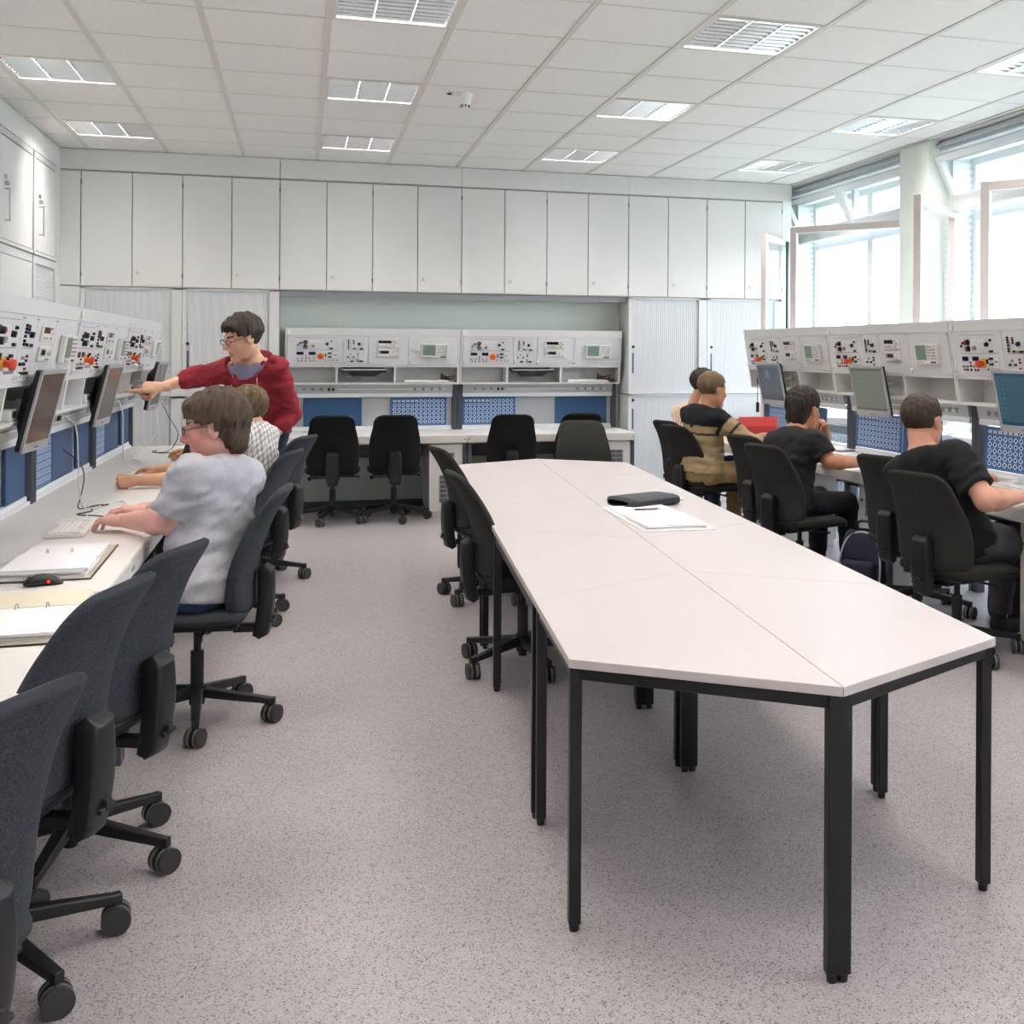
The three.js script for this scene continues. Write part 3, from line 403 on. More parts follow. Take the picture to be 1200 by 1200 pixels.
// ------------------------------------------------------------------ monitors hung on swing arms below the consoles
function makeMonitor(name, label, screen, group, folded) {
  const m = thing(name, label, 'monitor', [0, 0, 0], 0, group);
  const w = 0.40, h = 0.36;
  part('back_shell', [rbx(-w / 2 + 0.004, w / 2 - 0.004, -h / 2 + 0.004, h / 2 - 0.004, -0.028, -0.004, 0.01), (() => { const g = loft((t) => ({ c: [0, 0, -0.026 - t * 0.045], a: (w / 2 - 0.03) * (1 - t * 0.45), b: (h / 2 - 0.03) * (1 - t * 0.45), e: 8 }), 4, 32, 'z'); return g; })(), bx(-0.1, 0.1, -0.08, 0.08, -0.072, -0.068)], M.monBack, m);
  part('bezel', [rbx(-w / 2, w / 2, h / 2 - 0.02, h / 2, -0.006, 0.006, 0.003), rbx(-w / 2, w / 2, -h / 2, -h / 2 + 0.04, -0.006, 0.006, 0.003), rbx(-w / 2, -w / 2 + 0.018, -h / 2, h / 2, -0.006, 0.006, 0.003), rbx(w / 2 - 0.018, w / 2, -h / 2, h / 2, -0.006, 0.006, 0.003)], M.silver, m);
  part('screen', (() => { const g = new THREE.PlaneGeometry(w - 0.036, h - 0.06); g.translate(0, 0.01, 0.001); return g; })(), screen, m);
  for (let k = 0; k < 5; k++) part('button', rbx(-0.03 + k * 0.014, -0.022 + k * 0.014, -h / 2 + 0.014, -h / 2 + 0.02, 0.005, 0.008, 0.001, 1), M.base, m);
  if (folded) part('swing_arm', [rbx(-0.02, 0.02, -0.03, 0.03, -0.1, -0.07, 0.006), rbx(-0.16, 0.14, -0.012, 0.012, -0.085, -0.072, 0.005)], M.silver, m); else part('swing_arm', [cyl(0.022, 0.022, 0.05, 0, 0.0, -0.09, 'z', 18), rbx(-0.018, 0.018, -0.012, 0.012, -0.2, -0.1, 0.006), cyl(0.016, 0.016, 0.07, 0, 0.0, -0.2, 'x', 16)], M.silver, m);
  return m;
}
const scr = (t, e) => S(0xffffff, 0.22, { map: t, emissive: 0xffffff, emissiveMap: t, emissiveIntensity: e });
const onScreens = [scr(screenTex2, 0.12), scr(screenTex3, 0.15), scr(screenTex, 0.25)];
function hang(m, X, Y, F, fx, fz, tilt) { m.position.copy(V(X, Y, F)); m.rotation.order = 'YXZ'; m.rotation.y = turnFor(fx, fz); m.rotation.x = tilt; return m; }
[[8.52, 'beyond the pointing hand'], [6.87, 'beside the fist on the worktop'], [5.22, 'above the white cable loop'], [3.57, 'above the open binders']].forEach(([f, w]) => hang(makeMonitor('monitor', 'dark flat monitor hung from the left console ' + w, M.screenOff, 'monitors of the left row'), f > 8 ? -1.0 : -1.07, 1.245, f, 1, -0.04, 0.24));
[[8.55, 'beside the hanging black plug', 0], [6.88, 'with a grey-green screen', 1], [5.2, 'with a teal screen', 2], [3.55, 'nearest the near wall', 2]].forEach(([f, w, s]) => hang(makeMonitor('monitor', 'silver flat monitor hung from the window-side console ' + w, onScreens[s], 'monitors of the window row'), 3.83, 1.245, f, -1, -0.10, 0.22));
// two monitors folded up into the middle shelf of the back benches
for (const [x, w] of [[0.565, 'left'], [2.17, 'right']]) {
  const m = makeMonitor('monitor', 'flat monitor folded into the shelf of the ' + w + ' bench of the green recess', M.screenOff, 'folded monitors of the back wall', true);
  m.position.copy(V(x, 1.338, 10.53)); m.rotation.order = 'YXZ'; m.rotation.x = -Math.PI / 2 + 0.12; m.scale.set(1.05, 0.5, 0.95);
}

// ------------------------------------------------------------------ office chairs
function chairParts(fab) {
  const back = loft((t) => { const y = 0.455 + t * 0.5, w = 0.212 + 0.018 * Math.sin(Math.PI * Math.min(1, t * 1.3)) - 0.03 * t * t, c = capR(t, 0.15, 2); return { c: [0, y, -0.185 + 0.03 * Math.sin(t * 2.6) - 0.155 * t * t - 0.03 * t], a: w - 0.075 * (1 - c), b: (0.043 - 0.014 * t) * capR(t, 0.055, 2), e: 3.0 }; }, 44, 40, 'y');
  { const p = back.attributes.position; for (let i = 0; i < p.count; i++) { const x = p.getX(i); p.setZ(i, p.getZ(i) + 0.3 * x * x); } back.computeVertexNormals(); }
  const seat = loft((t) => { const z = -0.215 + t * 0.46, c = capR(t, 0.11, 2.4); return { c: [0, 0.452 - 0.035 * Math.max(0, (t - 0.72) / 0.28) ** 2 + 0.008 * (1 - t), z], a: (0.215 + 0.022 * Math.sin(Math.PI * t)) * (0.6 + 0.4 * c), b: 0.036 * c, e: 3.4 }; }, 22, 36, 'z');
  const cover = loft((t) => { const c = capR(t, 0.06, 2.2); return { c: [0, 0.335 + t * 0.3, -0.232 - 0.03 * Math.sin(Math.PI * (0.15 + t * 0.8)) - 0.03 * t * t], a: (0.046 + 0.01 * Math.sin(Math.PI * t)) * (0.8 + 0.2 * c), b: 0.032 * c, e: 4 }; }, 18, 28, 'y');
  const rib = merge([rbx(-0.035, 0.035, 0.4, 0.412, -0.304, -0.292, 0.003), rbx(-0.014, 0.014, 0.4, 0.43, -0.306, -0.294, 0.003)]);
  const leg = loft((t) => ({ c: [0, 0.122 - 0.036 * t - 0.01 * Math.sin(Math.PI * t) * 0, 0.03 + t * 0.275], a: 0.024 - 0.009 * t, b: 0.021 - 0.008 * t, e: 5 }), 6, 16, 'z');
  const legEnd = merge([leg, rbx(-0.013, 0.013, 0.07, 0.1, 0.29, 0.315, 0.004)]);
  const wheel = merge([cyl(0.036, 0.036, 0.021, -0.018, 0.036, 0, 'x', 24), cyl(0.036, 0.036, 0.021, 0.018, 0.036, 0, 'x', 24)]), rim = merge([cyl(0.0365, 0.0365, 0.006, -0.012, 0.036, 0, 'x', 24), cyl(0.0365, 0.0365, 0.006, 0.012, 0.036, 0, 'x', 24)]), hood = merge([cyl(0.009, 0.009, 0.05, 0, 0.062, 0, 'y', 10), cyl(0.024, 0.024, 0.012, 0, 0.036, 0, 'x', 16), rbx(-0.006, 0.006, 0.03, 0.062, -0.024, 0.02, 0.004)]);
  return { fab, back, seat, cover, rib, legEnd, wheel, rim, hood };
}
const CH = chairParts();
function chair(label, X, F, fx, fz, fabric, o = {}) {
  const c = thing('office_chair', label, 'office chair', [0, 0, 0], turnFor(fx, fz), o.group ?? 'office chairs'); c.position.copy(V(X, 0, F));
  const dy = o.dy ?? 0, lean = o.lean ?? 0;
  for (let k = 0; k < 5; k++) {
    const a = (o.spin ?? 0.2) + k * Math.PI * 2 / 5; const l = part('base_leg', CH.legEnd, M.plastic, c); l.rotation.y = a;
    const w = part('caster', CH.wheel, M.wheel, c); w.position.set(Math.sin(a) * 0.302, 0, Math.cos(a) * 0.302); w.rotation.y = a + 0.9 + k * 1.7; part('tread', CH.rim, M.wheelRim, w); part('hood', CH.hood, M.plastic, w);
  }
  part('hub', [cyl(0.036, 0.03, 0.075, 0, 0.112, 0, 'y', 20), cyl(0.02, 0.02, 0.03, 0, 0.065, 0, 'y', 14)], M.plastic, c);
  part('gas_lift', [cyl(0.026, 0.026, 0.16, 0, 0.21, 0, 'y', 18), cyl(0.015, 0.015, 0.16 + dy, 0, 0.33 + dy / 2, 0, 'y', 14)], M.plastic, c);
  const mech = part('tilt_mechanism', [rbx(-0.06, 0.06, 0.375, 0.418, -0.15, 0.09, 0.01), rbx(-0.022, 0.022, 0.36, 0.392, -0.27, -0.14, 0.006)], M.plastic, c); mech.position.y = dy;
  part('lever', [cyl(0.006, 0.006, 0.16, -0.13, 0.39, 0.03, 'x', 8), rbx(-0.235, -0.2, 0.382, 0.398, 0.015, 0.045, 0.005)], M.plastic, mech); part('lever', [cyl(0.006, 0.006, 0.13, 0.12, 0.39, -0.05, 'x', 8), rbx(0.18, 0.21, 0.37, 0.4, -0.06, -0.04, 0.005)], M.plastic, mech);
  const s = part('seat', CH.seat, fabric, c); s.position.y = dy; part('seat_shell', rbx(-0.19, 0.19, 0.414, 0.432, -0.19, 0.18, 0.008), M.plasticSoft, c).position.y = dy;
  const bk = part('backrest', CH.back, fabric, c); bk.position.y = dy + (o.backUp ?? 0); const cv = part('back_cover', CH.cover, M.plastic, bk); part('grip', CH.rib, M.plasticSoft, cv);
  if (lean) { bk.rotation.x = lean; bk.position.z += -Math.sin(lean) * 0.4 * -1; bk.position.y += (1 - Math.cos(lean)) * 0.4; }
  return c;
}
const gl = 'chairs along the left benches', gr = 'chairs along the window benches', gb = 'chairs at the back benches', gt = 'chairs at the long table';
chair('empty grey fabric chair at the bench beside the near open binder', -0.735, 2.12, -0.88, 0.47, M.fabric, { group: gl, spin: 0.8 });
chair('empty grey fabric chair with its back to the red-lit mouse', -0.73, 2.95, -0.95, 0.30, M.fabric, { group: gl, spin: 0.1 });
chair('empty grey fabric chair directly behind the seated grey-shirted man', -0.645, 3.52, -0.93, 0.36, M.fabric, { group: gl, spin: 0.55, dy: -0.01 });
chair('grey fabric chair under the grey-shirted man', -0.40, 4.72, -0.99, 0.12, M.fabric, { group: gl, spin: 0.5 });
chair('grey fabric chair under the black-sleeved man at the left bench', -0.36, 6.45, -0.95, 0.3, M.fabric, { group: gl, spin: 0.2 });
chair('grey fabric chair under the checked-shirt man', -0.27, 7.55, -0.9, 0.43, M.fabric, { group: gl, spin: 0.9 });
chair('black chair before the plain blue board of the green recess\'s left bench', 0.27, 9.93, 0.04, 1, M.fabricDark, { group: gb, spin: 0.3 });
chair('black chair before the ringed board of the green recess\'s left bench', 0.80, 9.93, 0.03, 1, M.fabricDark, { group: gb, spin: 0.85 });
chair('black chair before the ringed board of the green recess\'s right bench', 1.83, 9.82, 0.1, 1, M.fabricDark, { group: gb, spin: 0.4 });
chair('black chair at the back bench half hidden by the olive-grey chair', 2.44, 9.93, -0.05, 1, M.fabricDark, { group: gb, spin: 0.1 });
chair('olive-grey chair with its back over the far end of the long table', 2.14, 8.22, -0.1, -1, M.fabricOlive, { group: gt, spin: 0.1 });
chair('dark grey chair pushed under the long table, the farther of the pair', 1.12, 6.66, 0.98, 0.15, M.fabricOlive, { group: gt, spin: 1.2, dy: -0.02 });
chair('dark grey chair pushed under the long table beside the thin table leg', 1.03, 5.17, 0.99, 0.05, M.fabricOlive, { group: gt, spin: 1.1, dy: -0.01 });
chair('dark grey chair under the orange-striped man at the window bench', 3.27, 8.86, 0.95, 0.31, M.fabricOlive, { group: gr, spin: 0.2, dy: -0.02 });
chair('dark grey chair under the beige-sweater man', 3.16, 8.32, 0.95, 0.31, M.fabricOlive, { group: gr, spin: 0.5, dy: -0.02 });
chair('empty dark grey chair just beyond the man with his hand at his chin', 3.29, 7.22, 0.95, 0.31, M.fabricOlive, { group: gr, spin: 0.8, dy: -0.02 });
chair('dark grey chair under the man with his hand at his chin', 3.12, 6.50, 0.95, 0.31, M.fabricOlive, { group: gr, spin: 0.3, dy: -0.02 });
chair('empty dark grey chair in front of the white pedestal at the window row', 3.47, 5.66, 0.95, 0.31, M.fabricOlive, { group: gr, spin: 0.1, dy: -0.02 });
chair('dark grey chair under the front man with outstretched bare forearms', 3.20, 4.85, 0.95, 0.31, M.fabricOlive, { group: gr, spin: 0.6, dy: -0.02 });

// ------------------------------------------------------------------ ten trapezoid tables pushed together
const TA = [0.0772, 0.9970], TN = [0.9970, -0.0772], T0 = [1.246, 2.352], TS = 0.7, TL = 1.4, TD = 0.606, TH = 0.715;
const tp = (s, t) => [T0[0] + TA[0] * s + TN[0] * t, T0[1] + TA[1] * s + TN[1] * t];
const tableWhere = ['at the camera end', 'second from the camera end', 'in the middle', 'fourth from the camera end', 'at the back-wall end'];
for (const side of [-1, 1]) {
  let c = 0, o = TS / 2;
  for (let k = 0; k < 5; k++) {
    const cl = k % 2 ? TS : TL, ol = k % 2 ? TL : TS, e = 0.0012;
    const st = [[c + e, side * e], [c + cl - e, side * e], [o + ol - e, side * (TD - e)], [o + e, side * (TD - e)]];
    const mid = tp((st[0][0] + st[1][0] + st[2][0] + st[3][0]) / 4, side * TD / 2);
    const loc = (s, t) => { const p = tp(s, t); return [p[0] - mid[0], -(p[1] - mid[1])]; };
    const tb = thing('trapezoid_table', 'white trapezoid table of the long table, ' + (side < 0 ? 'aisle' : 'window') + ' side, ' + tableWhere[k], 'table', [mid[0], 0, -mid[1]], 0, 'tables of the long table');
    const poly = st.map(([s, t]) => loc(s, t)), fix = (q) => { let a = 0; for (let i = 0; i < q.length; i++) { const [x0, z0] = q[i], [x1, z1] = q[(i + 1) % q.length]; a += x0 * -z1 - x1 * -z0; } return a < 0 ? q.slice().reverse() : q; };
    part('tabletop', prism(fix(poly), TH - 0.024, TH, 0.002), M.tableTop, tb);
    // frame corners: inset towards the middle
    const cx = poly.reduce((a, p) => a + p[0], 0) / 4, cz = poly.reduce((a, p) => a + p[1], 0) / 4;
    const fr = poly.map(([x, z]) => { const d = Math.hypot(x - cx, z - cz), q = (d - 0.032) / d; return [cx + (x - cx) * q, cz + (z - cz) * q]; });
    const ax = Math.atan2(TA[0], -TA[1]);
    fr.forEach(([x, z]) => { const g = rbx(-0.016, 0.016, 0.02, TH - 0.024, -0.016, 0.016, 0.003); g.rotateY(ax); g.translate(x, 0, z); const l = part('leg', g, M.tableFrame, tb); part('foot', cyl(0.014, 0.012, 0.02, x, 0.01, z, 'y', 14), M.plastic, l); });
    for (let i = 0; i < 4; i++) { const [x0, z0] = fr[i], [x1, z1] = fr[(i + 1) % 4], len = Math.hypot(x1 - x0, z1 - z0); const g = rbx(-0.011, 0.011, TH - 0.058, TH - 0.0245, -len / 2 + 0.01, len / 2 - 0.01, 0.003); g.rotateY(Math.atan2(x1 - x0, z1 - z0)); g.translate((x0 + x1) / 2, 0, (z0 + z1) / 2); part('rail', g, M.tableFrame, tb); }
    c += cl; o += ol;
  }
}

// ------------------------------------------------------------------ things on the desks and the table
// sheet: quad given by four floor-plan corners, with thickness
function slab(corners, y0, y1, mid) { const q = corners.map(([x, f]) => [x - mid[0], -(f - mid[1])]); let a = 0; for (let i = 0; i < q.length; i++) { const [x0, z0] = q[i], [x1, z1] = q[(i + 1) % q.length]; a += x0 * -z1 - x1 * -z0; } const g = prism(a < 0 ? q.slice().reverse() : q, y0, y1, 0.0006); const p = g.attributes.position, u = g.attributes.uv; for (let i = 0; i < p.count; i++) u.setXY(i, p.getX(i) / 0.21, p.getZ(i) / 0.297); return g; }
const quad = (cx, cf, w, d, a) => [[-w / 2, -d / 2], [w / 2, -d / 2], [w / 2, d / 2], [-w / 2, d / 2]].map(([x, f]) => [cx + x * Math.cos(a) - f * Math.sin(a), cf + x * Math.sin(a) + f * Math.cos(a)]);
function ringArc(x, y, z, turn) { const g = new THREE.TorusGeometry(0.016, 0.0016, 6, 20, Math.PI); g.rotateY(turn); g.translate(x, y, z); return g; }
function binder(label, cx, cf, w, d, a, y, opt = {}) {
  const b = thing('ring_binder', label, 'binder', [cx, y, -cf]); const mid = [cx, cf], L = (q) => q;
  const C = Math.cos(a), Sn = Math.sin(a), at = (u, v) => [cx + u * C - v * Sn, cf + u * Sn + v * C];
  part('cover', slab(quad(cx, cf, w, d, a), 0.001, 0.004, mid), opt.cover ?? M.board, b); part('cover_edge', [slab([at(w / 2 - 0.004, -d / 2), at(w / 2 + 0.001, -d / 2), at(w / 2 + 0.001, d / 2), at(w / 2 - 0.004, d / 2)], 0.0005, 0.0055, mid), slab([at(-w / 2, -d / 2 - 0.001), at(w / 2, -d / 2 - 0.001), at(w / 2, -d / 2 + 0.004), at(-w / 2, -d / 2 + 0.004)], 0.0005, 0.0055, mid)], opt.edge ?? M.binderEdge, b);
  const stack = (u, v, pw, pd, n, y0, dy, mat) => { for (let k = 0; k < n; k++) { const p = at(u + (hash2(k, n) - 0.5) * 0.014, v + (hash2(k + 7, n) - 0.5) * 0.014); part('paper_sheet', slab(quad(p[0], p[1], pw, pd, a + (hash2(k, 3) - 0.5) * 0.05), y0 + k * dy, y0 + (k + 0.92) * dy, mid), mat && k === n - 1 ? mat : M.paper, b); } };
  stack(0, -d * 0.22, w * 0.86, d * 0.47, opt.n1 ?? 6, 0.004, opt.dy1 ?? 0.004, opt.top ?? M.ruled);
  stack(0, d * 0.27, w * 0.86, d * 0.38, opt.n2 ?? 4, 0.004, 0.003);
  if (opt.manila) part('divider_sheet', slab(quad(...at(-0.01, d * 0.3), w * 0.9, d * 0.36, a + 0.02), 0.0165, 0.0175, mid), M.manila, b);
  const hy = 0.004 + (opt.n1 ?? 6) * (opt.dy1 ?? 0.004);
  for (const u of [-0.04, 0.04]) { const p = at(u, d * 0.045); part('ring', ringArc(p[0] - cx, hy - 0.006, -(p[1] - cf), -a + Math.PI / 2), M.chrome, b); }
  return b;
}
binder('open binder with a thick stack of squared paper beside the white keyboard', -0.83, 4.28, 0.31, 0.66, 0.02, 0.745, { n1: 7, dy1: 0.0045, n2: 5 });
binder('open binder with manila dividers at the bench edge near the red-lit mouse', -0.735, 3.42, 0.30, 0.63, 0.03, 0.745, { n1: 6, n2: 4, manila: true });
binder('open binder with loose pages on the long white table', 1.632, 4.98, 0.33, 0.78, -0.02, TH, { cover: M.paper, edge: M.paper, n1: 4, n2: 3, dy1: 0.005 });
{ const p = thing('ballpoint_pen', 'dark red ballpoint pen on the open binder of the white table', 'pen', [1.615, TH + 0.031, -5.06], 0.05); part('barrel', cyl(0.0045, 0.0045, 0.12, 0, 0, 0, 'x', 12), S(0x5a1a1e, 0.3), p); part('tip', cyl(0.004, 0.001, 0.014, 0.067, 0, 0, 'x', 10), M.chrome, p); part('clip', rbx(-0.055, -0.015, 0.004, 0.006, -0.002, 0.002, 0.001, 1), M.chrome, p); }
{ const c = thing('pencil_case', 'black leather zip case lying behind the binder on the white table', 'case', [1.715, TH, -5.42], 0.42); part('body', loft((t) => { const k = capR(t, 0.08, 2.4); return { c: [-0.175 + t * 0.35, 0.027, 0], a: 0.11 * (0.7 + 0.3 * k), b: 0.026 * (0.45 + 0.55 * k), e: 4 }; }, 20, 30, 'x'), M.leather, c); part('zip', [bx(-0.15, 0.16, 0.024, 0.028, 0.1085, 0.112)], M.leatherDark, c); part('zip_pull', rbx(0.155, 0.185, 0.02, 0.026, 0.1, 0.11, 0.002), M.chrome, c); }
function keyboard(label, cx, cf, a, y) {
  const k = thing('keyboard', label, 'keyboard', [cx, y, -cf], a, 'keyboards'); part('body', (() => { const g = rbx(-0.22, 0.22, 0, 0.018, -0.075, 0.075, 0.006); return g; })(), M.keyb, k);
  const keys = []; for (let r = 0; r < 6; r++) for (let c = 0; c < 19; c++) { if (r === 5 && c > 4 && c < 9) continue; if (c === 14 || (r === 0 && c % 5 === 4)) continue; keys.push([-0.205 + c * 0.0218, 0.055 - (5 - r) * 0.0205 + 0.0]); }
  const kg = rbx(-0.0092, 0.0092, 0.017, 0.025, -0.0092, 0.0092, 0.002, 1); for (const [x, z] of keys) { const m = part('key', kg, M.keycap, k); m.position.set(x, 0, -z); } part('space_bar', rbx(-0.098, -0.012, 0.017, 0.025, 0.04, 0.058, 0.002, 1), M.keycap, k); return k;
}
keyboard('white keyboard beside the grey-shirted man\'s hands', -0.93, 5.06, Math.PI / 2 + 0.06, 0.745);
keyboard('white keyboard behind the clenched fist on the left bench', -0.87, 7.05, Math.PI / 2 - 0.1, 0.745);
keyboard('white keyboard in front of the man with his hand at his chin', 3.87, 7.15, -Math.PI / 2, 0.745);
keyboard('white keyboard in front of the front man at the window', 3.87, 5.3, -Math.PI / 2, 0.745);
for (const [x, w] of [[1.15, 'left'], [2.74, 'right']]) { const k = keyboard('white keyboard stored in the shelf of the ' + w + ' bench in the green recess', x, 10.565, 0, 1.206); k.scale.set(0.95, 1, 0.9); k.rotation.x = 0; }
function mouse(label, cx, cf, a, y, mat, lit) {
  const m = thing('computer_mouse', label, 'mouse', [cx, y, -cf], a); part('shell', loft((t) => { const k = capR(t, 0.3, 2.0); return { c: [0, 0.004 + 0.013 * Math.sin(Math.PI * Math.min(1, t * 0.9 + 0.12)), -0.058 + t * 0.116], a: 0.031 * (0.4 + 0.6 * k), b: (0.018 * Math.sin(Math.PI * (0.18 + 0.7 * t))) * (0.35 + 0.65 * k), e: 2.4 }; }, 18, 24, 'z'), mat, m);
  part('wheel', cyl(0.008, 0.008, 0.006, 0, 0.028, -0.03, 'x', 14), M.grey, m); part('button_seam', bx(-0.0008, 0.0008, 0.0285, 0.031, -0.045, -0.002), M.gap, m); if (lit) part('led_light', new THREE.SphereGeometry(0.005, 12, 8).translate(-0.029, 0.015, 0.012), M.led, m); return m;
}
mouse('black mouse with a glowing red light between the two binders', -0.80, 3.90, Math.PI / 2 + 0.3, 0.745, M.black, true);
mouse('black mouse under the grey-shirted man\'s right hand', -0.70, 5.24, Math.PI / 2, 0.745, M.black);
mouse('dark mouse under the checked-shirt man\'s hand', -0.80, 8.22, Math.PI / 2, 0.745, M.black);
mouse('white mouse beside the front man\'s left hand', 3.99, 5.48, -Math.PI / 2, 0.745, M.white);
mouse('black mouse with a red light in the shelf of the right back bench', 2.985, 10.55, 0.4, 1.206, M.black, true);
// cables
const cable = (label, pts, r, mat) => solo('cable', tube(pts.map((p) => V(...p)), r, pts.length * 10), mat, label, 'cable');
cable('white cable hanging from the left console into a loop on the worktop', [[-1.06, 1.2, 5.55], [-1.0, 1.16, 5.5], [-0.985, 1.0, 5.5], [-0.98, 0.86, 5.5], [-0.975, 0.77, 5.58], [-0.93, 0.751, 5.75], [-0.87, 0.751, 5.92], [-0.835, 0.751, 5.86], [-0.85, 0.751, 5.66], [-0.92, 0.751, 5.52], [-0.94, 0.751, 5.36]], 0.003, M.cableLight);
cable('dark cable hanging beside the white cable and coiled on the worktop', [[-1.2, 0.98, 6.3], [-1.1, 0.93, 6.15], [-1.03, 0.87, 5.9], [-1.02, 0.79, 5.75], [-1.015, 0.752, 5.68], [-0.95, 0.751, 5.78], [-0.90, 0.751, 5.8], [-0.96, 0.751, 5.7], [-0.94, 0.751, 5.58], [-0.985, 0.751, 5.48], [-0.9, 0.751, 5.42], [-0.78, 0.752, 5.33]], 0.003, M.cableDark);
cable('white cable running down behind the second left monitor to the far keyboard', [[-1.06, 1.2, 7.15], [-1.03, 1.13, 7.1], [-1.03, 0.95, 7.12], [-1.04, 0.80, 7.3], [-1.0, 0.752, 7.4], [-1.02, 0.751, 7.2], [-0.98, 0.751, 7.05], [-0.93, 0.752, 7.1]], 0.003, M.cableLight);
cable('dark cable dropping below the farthest left monitor and winding over the worktop', [[-0.97, 1.12, 8.5], [-0.92, 1.02, 8.48], [-0.86, 0.9, 8.5], [-0.9, 0.80, 8.6], [-0.95, 0.752, 8.7], [-1.02, 0.751, 8.62], [-1.04, 0.751, 8.78], [-1.06, 0.751, 8.7], [-0.98, 0.751, 8.58], [-0.88, 0.751, 8.62], [-0.8, 0.752, 8.3]], 0.003, M.cableDark);
cable('white cable dropping below the farthest left monitor', [[-1.0, 1.12, 8.45], [-0.99, 0.98, 8.42], [-1.02, 0.87, 8.4], [-1.08, 0.80, 8.3], [-1.12, 0.752, 8.15], [-1.05, 0.751, 8.0]], 0.0025, M.cableLight);
cable('black mouse cable beside the open binders', [[-0.86, 0.755, 3.9], [-0.98, 0.749, 3.95], [-1.1, 0.749, 3.9], [-1.25, 0.749, 4.0]], 0.002, M.cableDark);
{ const c = thing('test_lead', 'black coiled lead with a plug hanging from the far end of the window console', 'cable', V(3.93, 1.27, 9.02).toArray()); part('lead', tube([[0, 0.12, 0], [-0.03, 0.08, 0.02], [-0.03, 0.0, 0.03], [-0.03, -0.12, 0.03], [-0.03, -0.2, 0.03]].map((p) => new THREE.Vector3(...p)), 0.004, 40), M.cableDark, c); part('coil', [new THREE.TorusGeometry(0.035, 0.006, 8, 24).translate(0.0, 0.0, 0.03), new THREE.TorusGeometry(0.03, 0.006, 8, 24).rotateX(0.3).translate(0.004, -0.002, 0.036)], M.cableDark, c); part('plug', [rbx(-0.044, -0.016, -0.29, -0.2, 0.02, 0.044, 0.008)], M.black, c); }
// cables tucked in the right-hand shelf of the back benches
for (const [x, w] of [[1.36, 'left'], [2.93, 'right']]) { const pts = []; for (let k = 0; k < 14; k++) pts.push(new THREE.Vector3(x - 0.06 + hash2(k, 5) * 0.14, 1.215 + hash2(k, 9) * 0.1, -10.6 - hash2(k, 2) * 0.08)); solo('cable_bundle', tube(pts, 0.004, 120), M.cableDark, 'tangle of dark cables in the shelf of the ' + w + ' bench in the green recess', 'cables'); }
// small grey boxes in the left and right shelves behind the monitors
for (const [X, f, s, w] of [[-1.2, 5.05, 1, 'above the white cable loop'], [-1.2, 6.7, 1, 'above the clenched fist'], [-1.2, 8.35, 1, 'beyond the pointing hand'], [4.1, 6.75, -1, 'behind the grey-green monitor'], [4.1, 5.1, -1, 'behind the teal monitor']]) { const t = thing('power_adapter', 'small white box in the ' + (s > 0 ? 'left' : 'window-side') + ' console shelf ' + w, 'adapter', [X, 1.206, -f], 0, s > 0 ? 'boxes in the left shelves' : 'boxes in the window-side shelves'); part('case', rbx(-0.05, 0.05, 0, 0.05, -0.06, 0.06, 0.006), M.white, t); part('socket', rbx(0.049 * s, 0.054 * s, 0.015, 0.04, -0.03, 0.03, 0.002, 1), M.dark, t); }
// window side papers and folder
{ const t = thing('paper_stack', 'loose white papers with a red edge in front of the chin-propping man', 'papers', [4.06, 0.745, -7.8]); const mid = [4.06, 7.8]; for (let k = 0; k < 4; k++) part('paper_sheet', slab(quad(4.06 + (hash2(k, 1) - 0.5) * 0.03, 7.8 + (hash2(k, 2) - 0.5) * 0.04, 0.22, 0.34, 0.1 + 0.08 * k), 0.002 + k * 0.004, 0.0055 + k * 0.004, mid), k === 1 ? M.redFolder : k === 3 ? M.ruled : M.paper, t); }
{ const f = thing('folder', 'open red folder held up in front of the beige-sweater man', 'folder', V(3.50, 0.9, 8.05).toArray(), -0.25); const a = rbx(-0.155, 0.155, -0.08, 0.1, -0.0015, 0.0015, 0.001, 1); a.rotateX(-0.28); part('back_flap', a, M.redFolder, f); const b = rbx(-0.11, 0.13, -0.085, 0.03, -0.0015, 0.0015, 0.001, 1); b.rotateX(-0.2); b.translate(0.01, -0.005, 0.02); part('pocket', b, S(0xb93437, 0.5), f); }
// bags on the floor
function bag(label, X, F, w, h, d, turn, mat, trim) {
  const b = thing('backpack', label, 'backpack', V(X, 0, F).toArray(), turn); part('body', loft((t) => { const k = capR(t, 0.2, 2.2); return { c: [0, t * h, -0.03 * t], a: w / 2 * (0.75 + 0.25 * k) * (1 - 0.12 * t), b: d / 2 * (0.6 + 0.4 * k) * (1 - 0.25 * t), e: 4 }; }, 20, 32, 'y'), mat, b);
  part('front_pocket', loft((t) => { const k = capR(t, 0.2, 2.2); return { c: [0, 0.03 + t * h * 0.5, d / 2 - 0.01], a: w * 0.36 * (0.75 + 0.25 * k), b: 0.045 * (0.4 + 0.6 * k), e: 4 }; }, 12, 24, 'y'), mat, b);
  part('piping', tube([[-w * 0.42, 0.03, d * 0.44], [-w * 0.44, h * 0.55, d * 0.36], [-w * 0.3, h * 0.88, d * 0.2], [0, h * 0.98, d * 0.12], [w * 0.3, h * 0.88, d * 0.2], [w * 0.44, h * 0.55, d * 0.36], [w * 0.42, 0.03, d * 0.44]].map((p) => new THREE.Vector3(...p)), 0.007, 60), trim, b);
  part('strap', tube([[-0.05, h * 0.97, -0.02], [-0.04, h + 0.05, 0], [0.04, h + 0.05, 0], [0.05, h * 0.97, -0.02]].map((p) => new THREE.Vector3(...p)), 0.009, 20), mat, b); return b;
}
bag('navy backpack with pale piping on the floor beside the empty chair', 3.40, 6.16, 0.3, 0.4, 0.2, -0.9, M.bag, M.bagTrim);
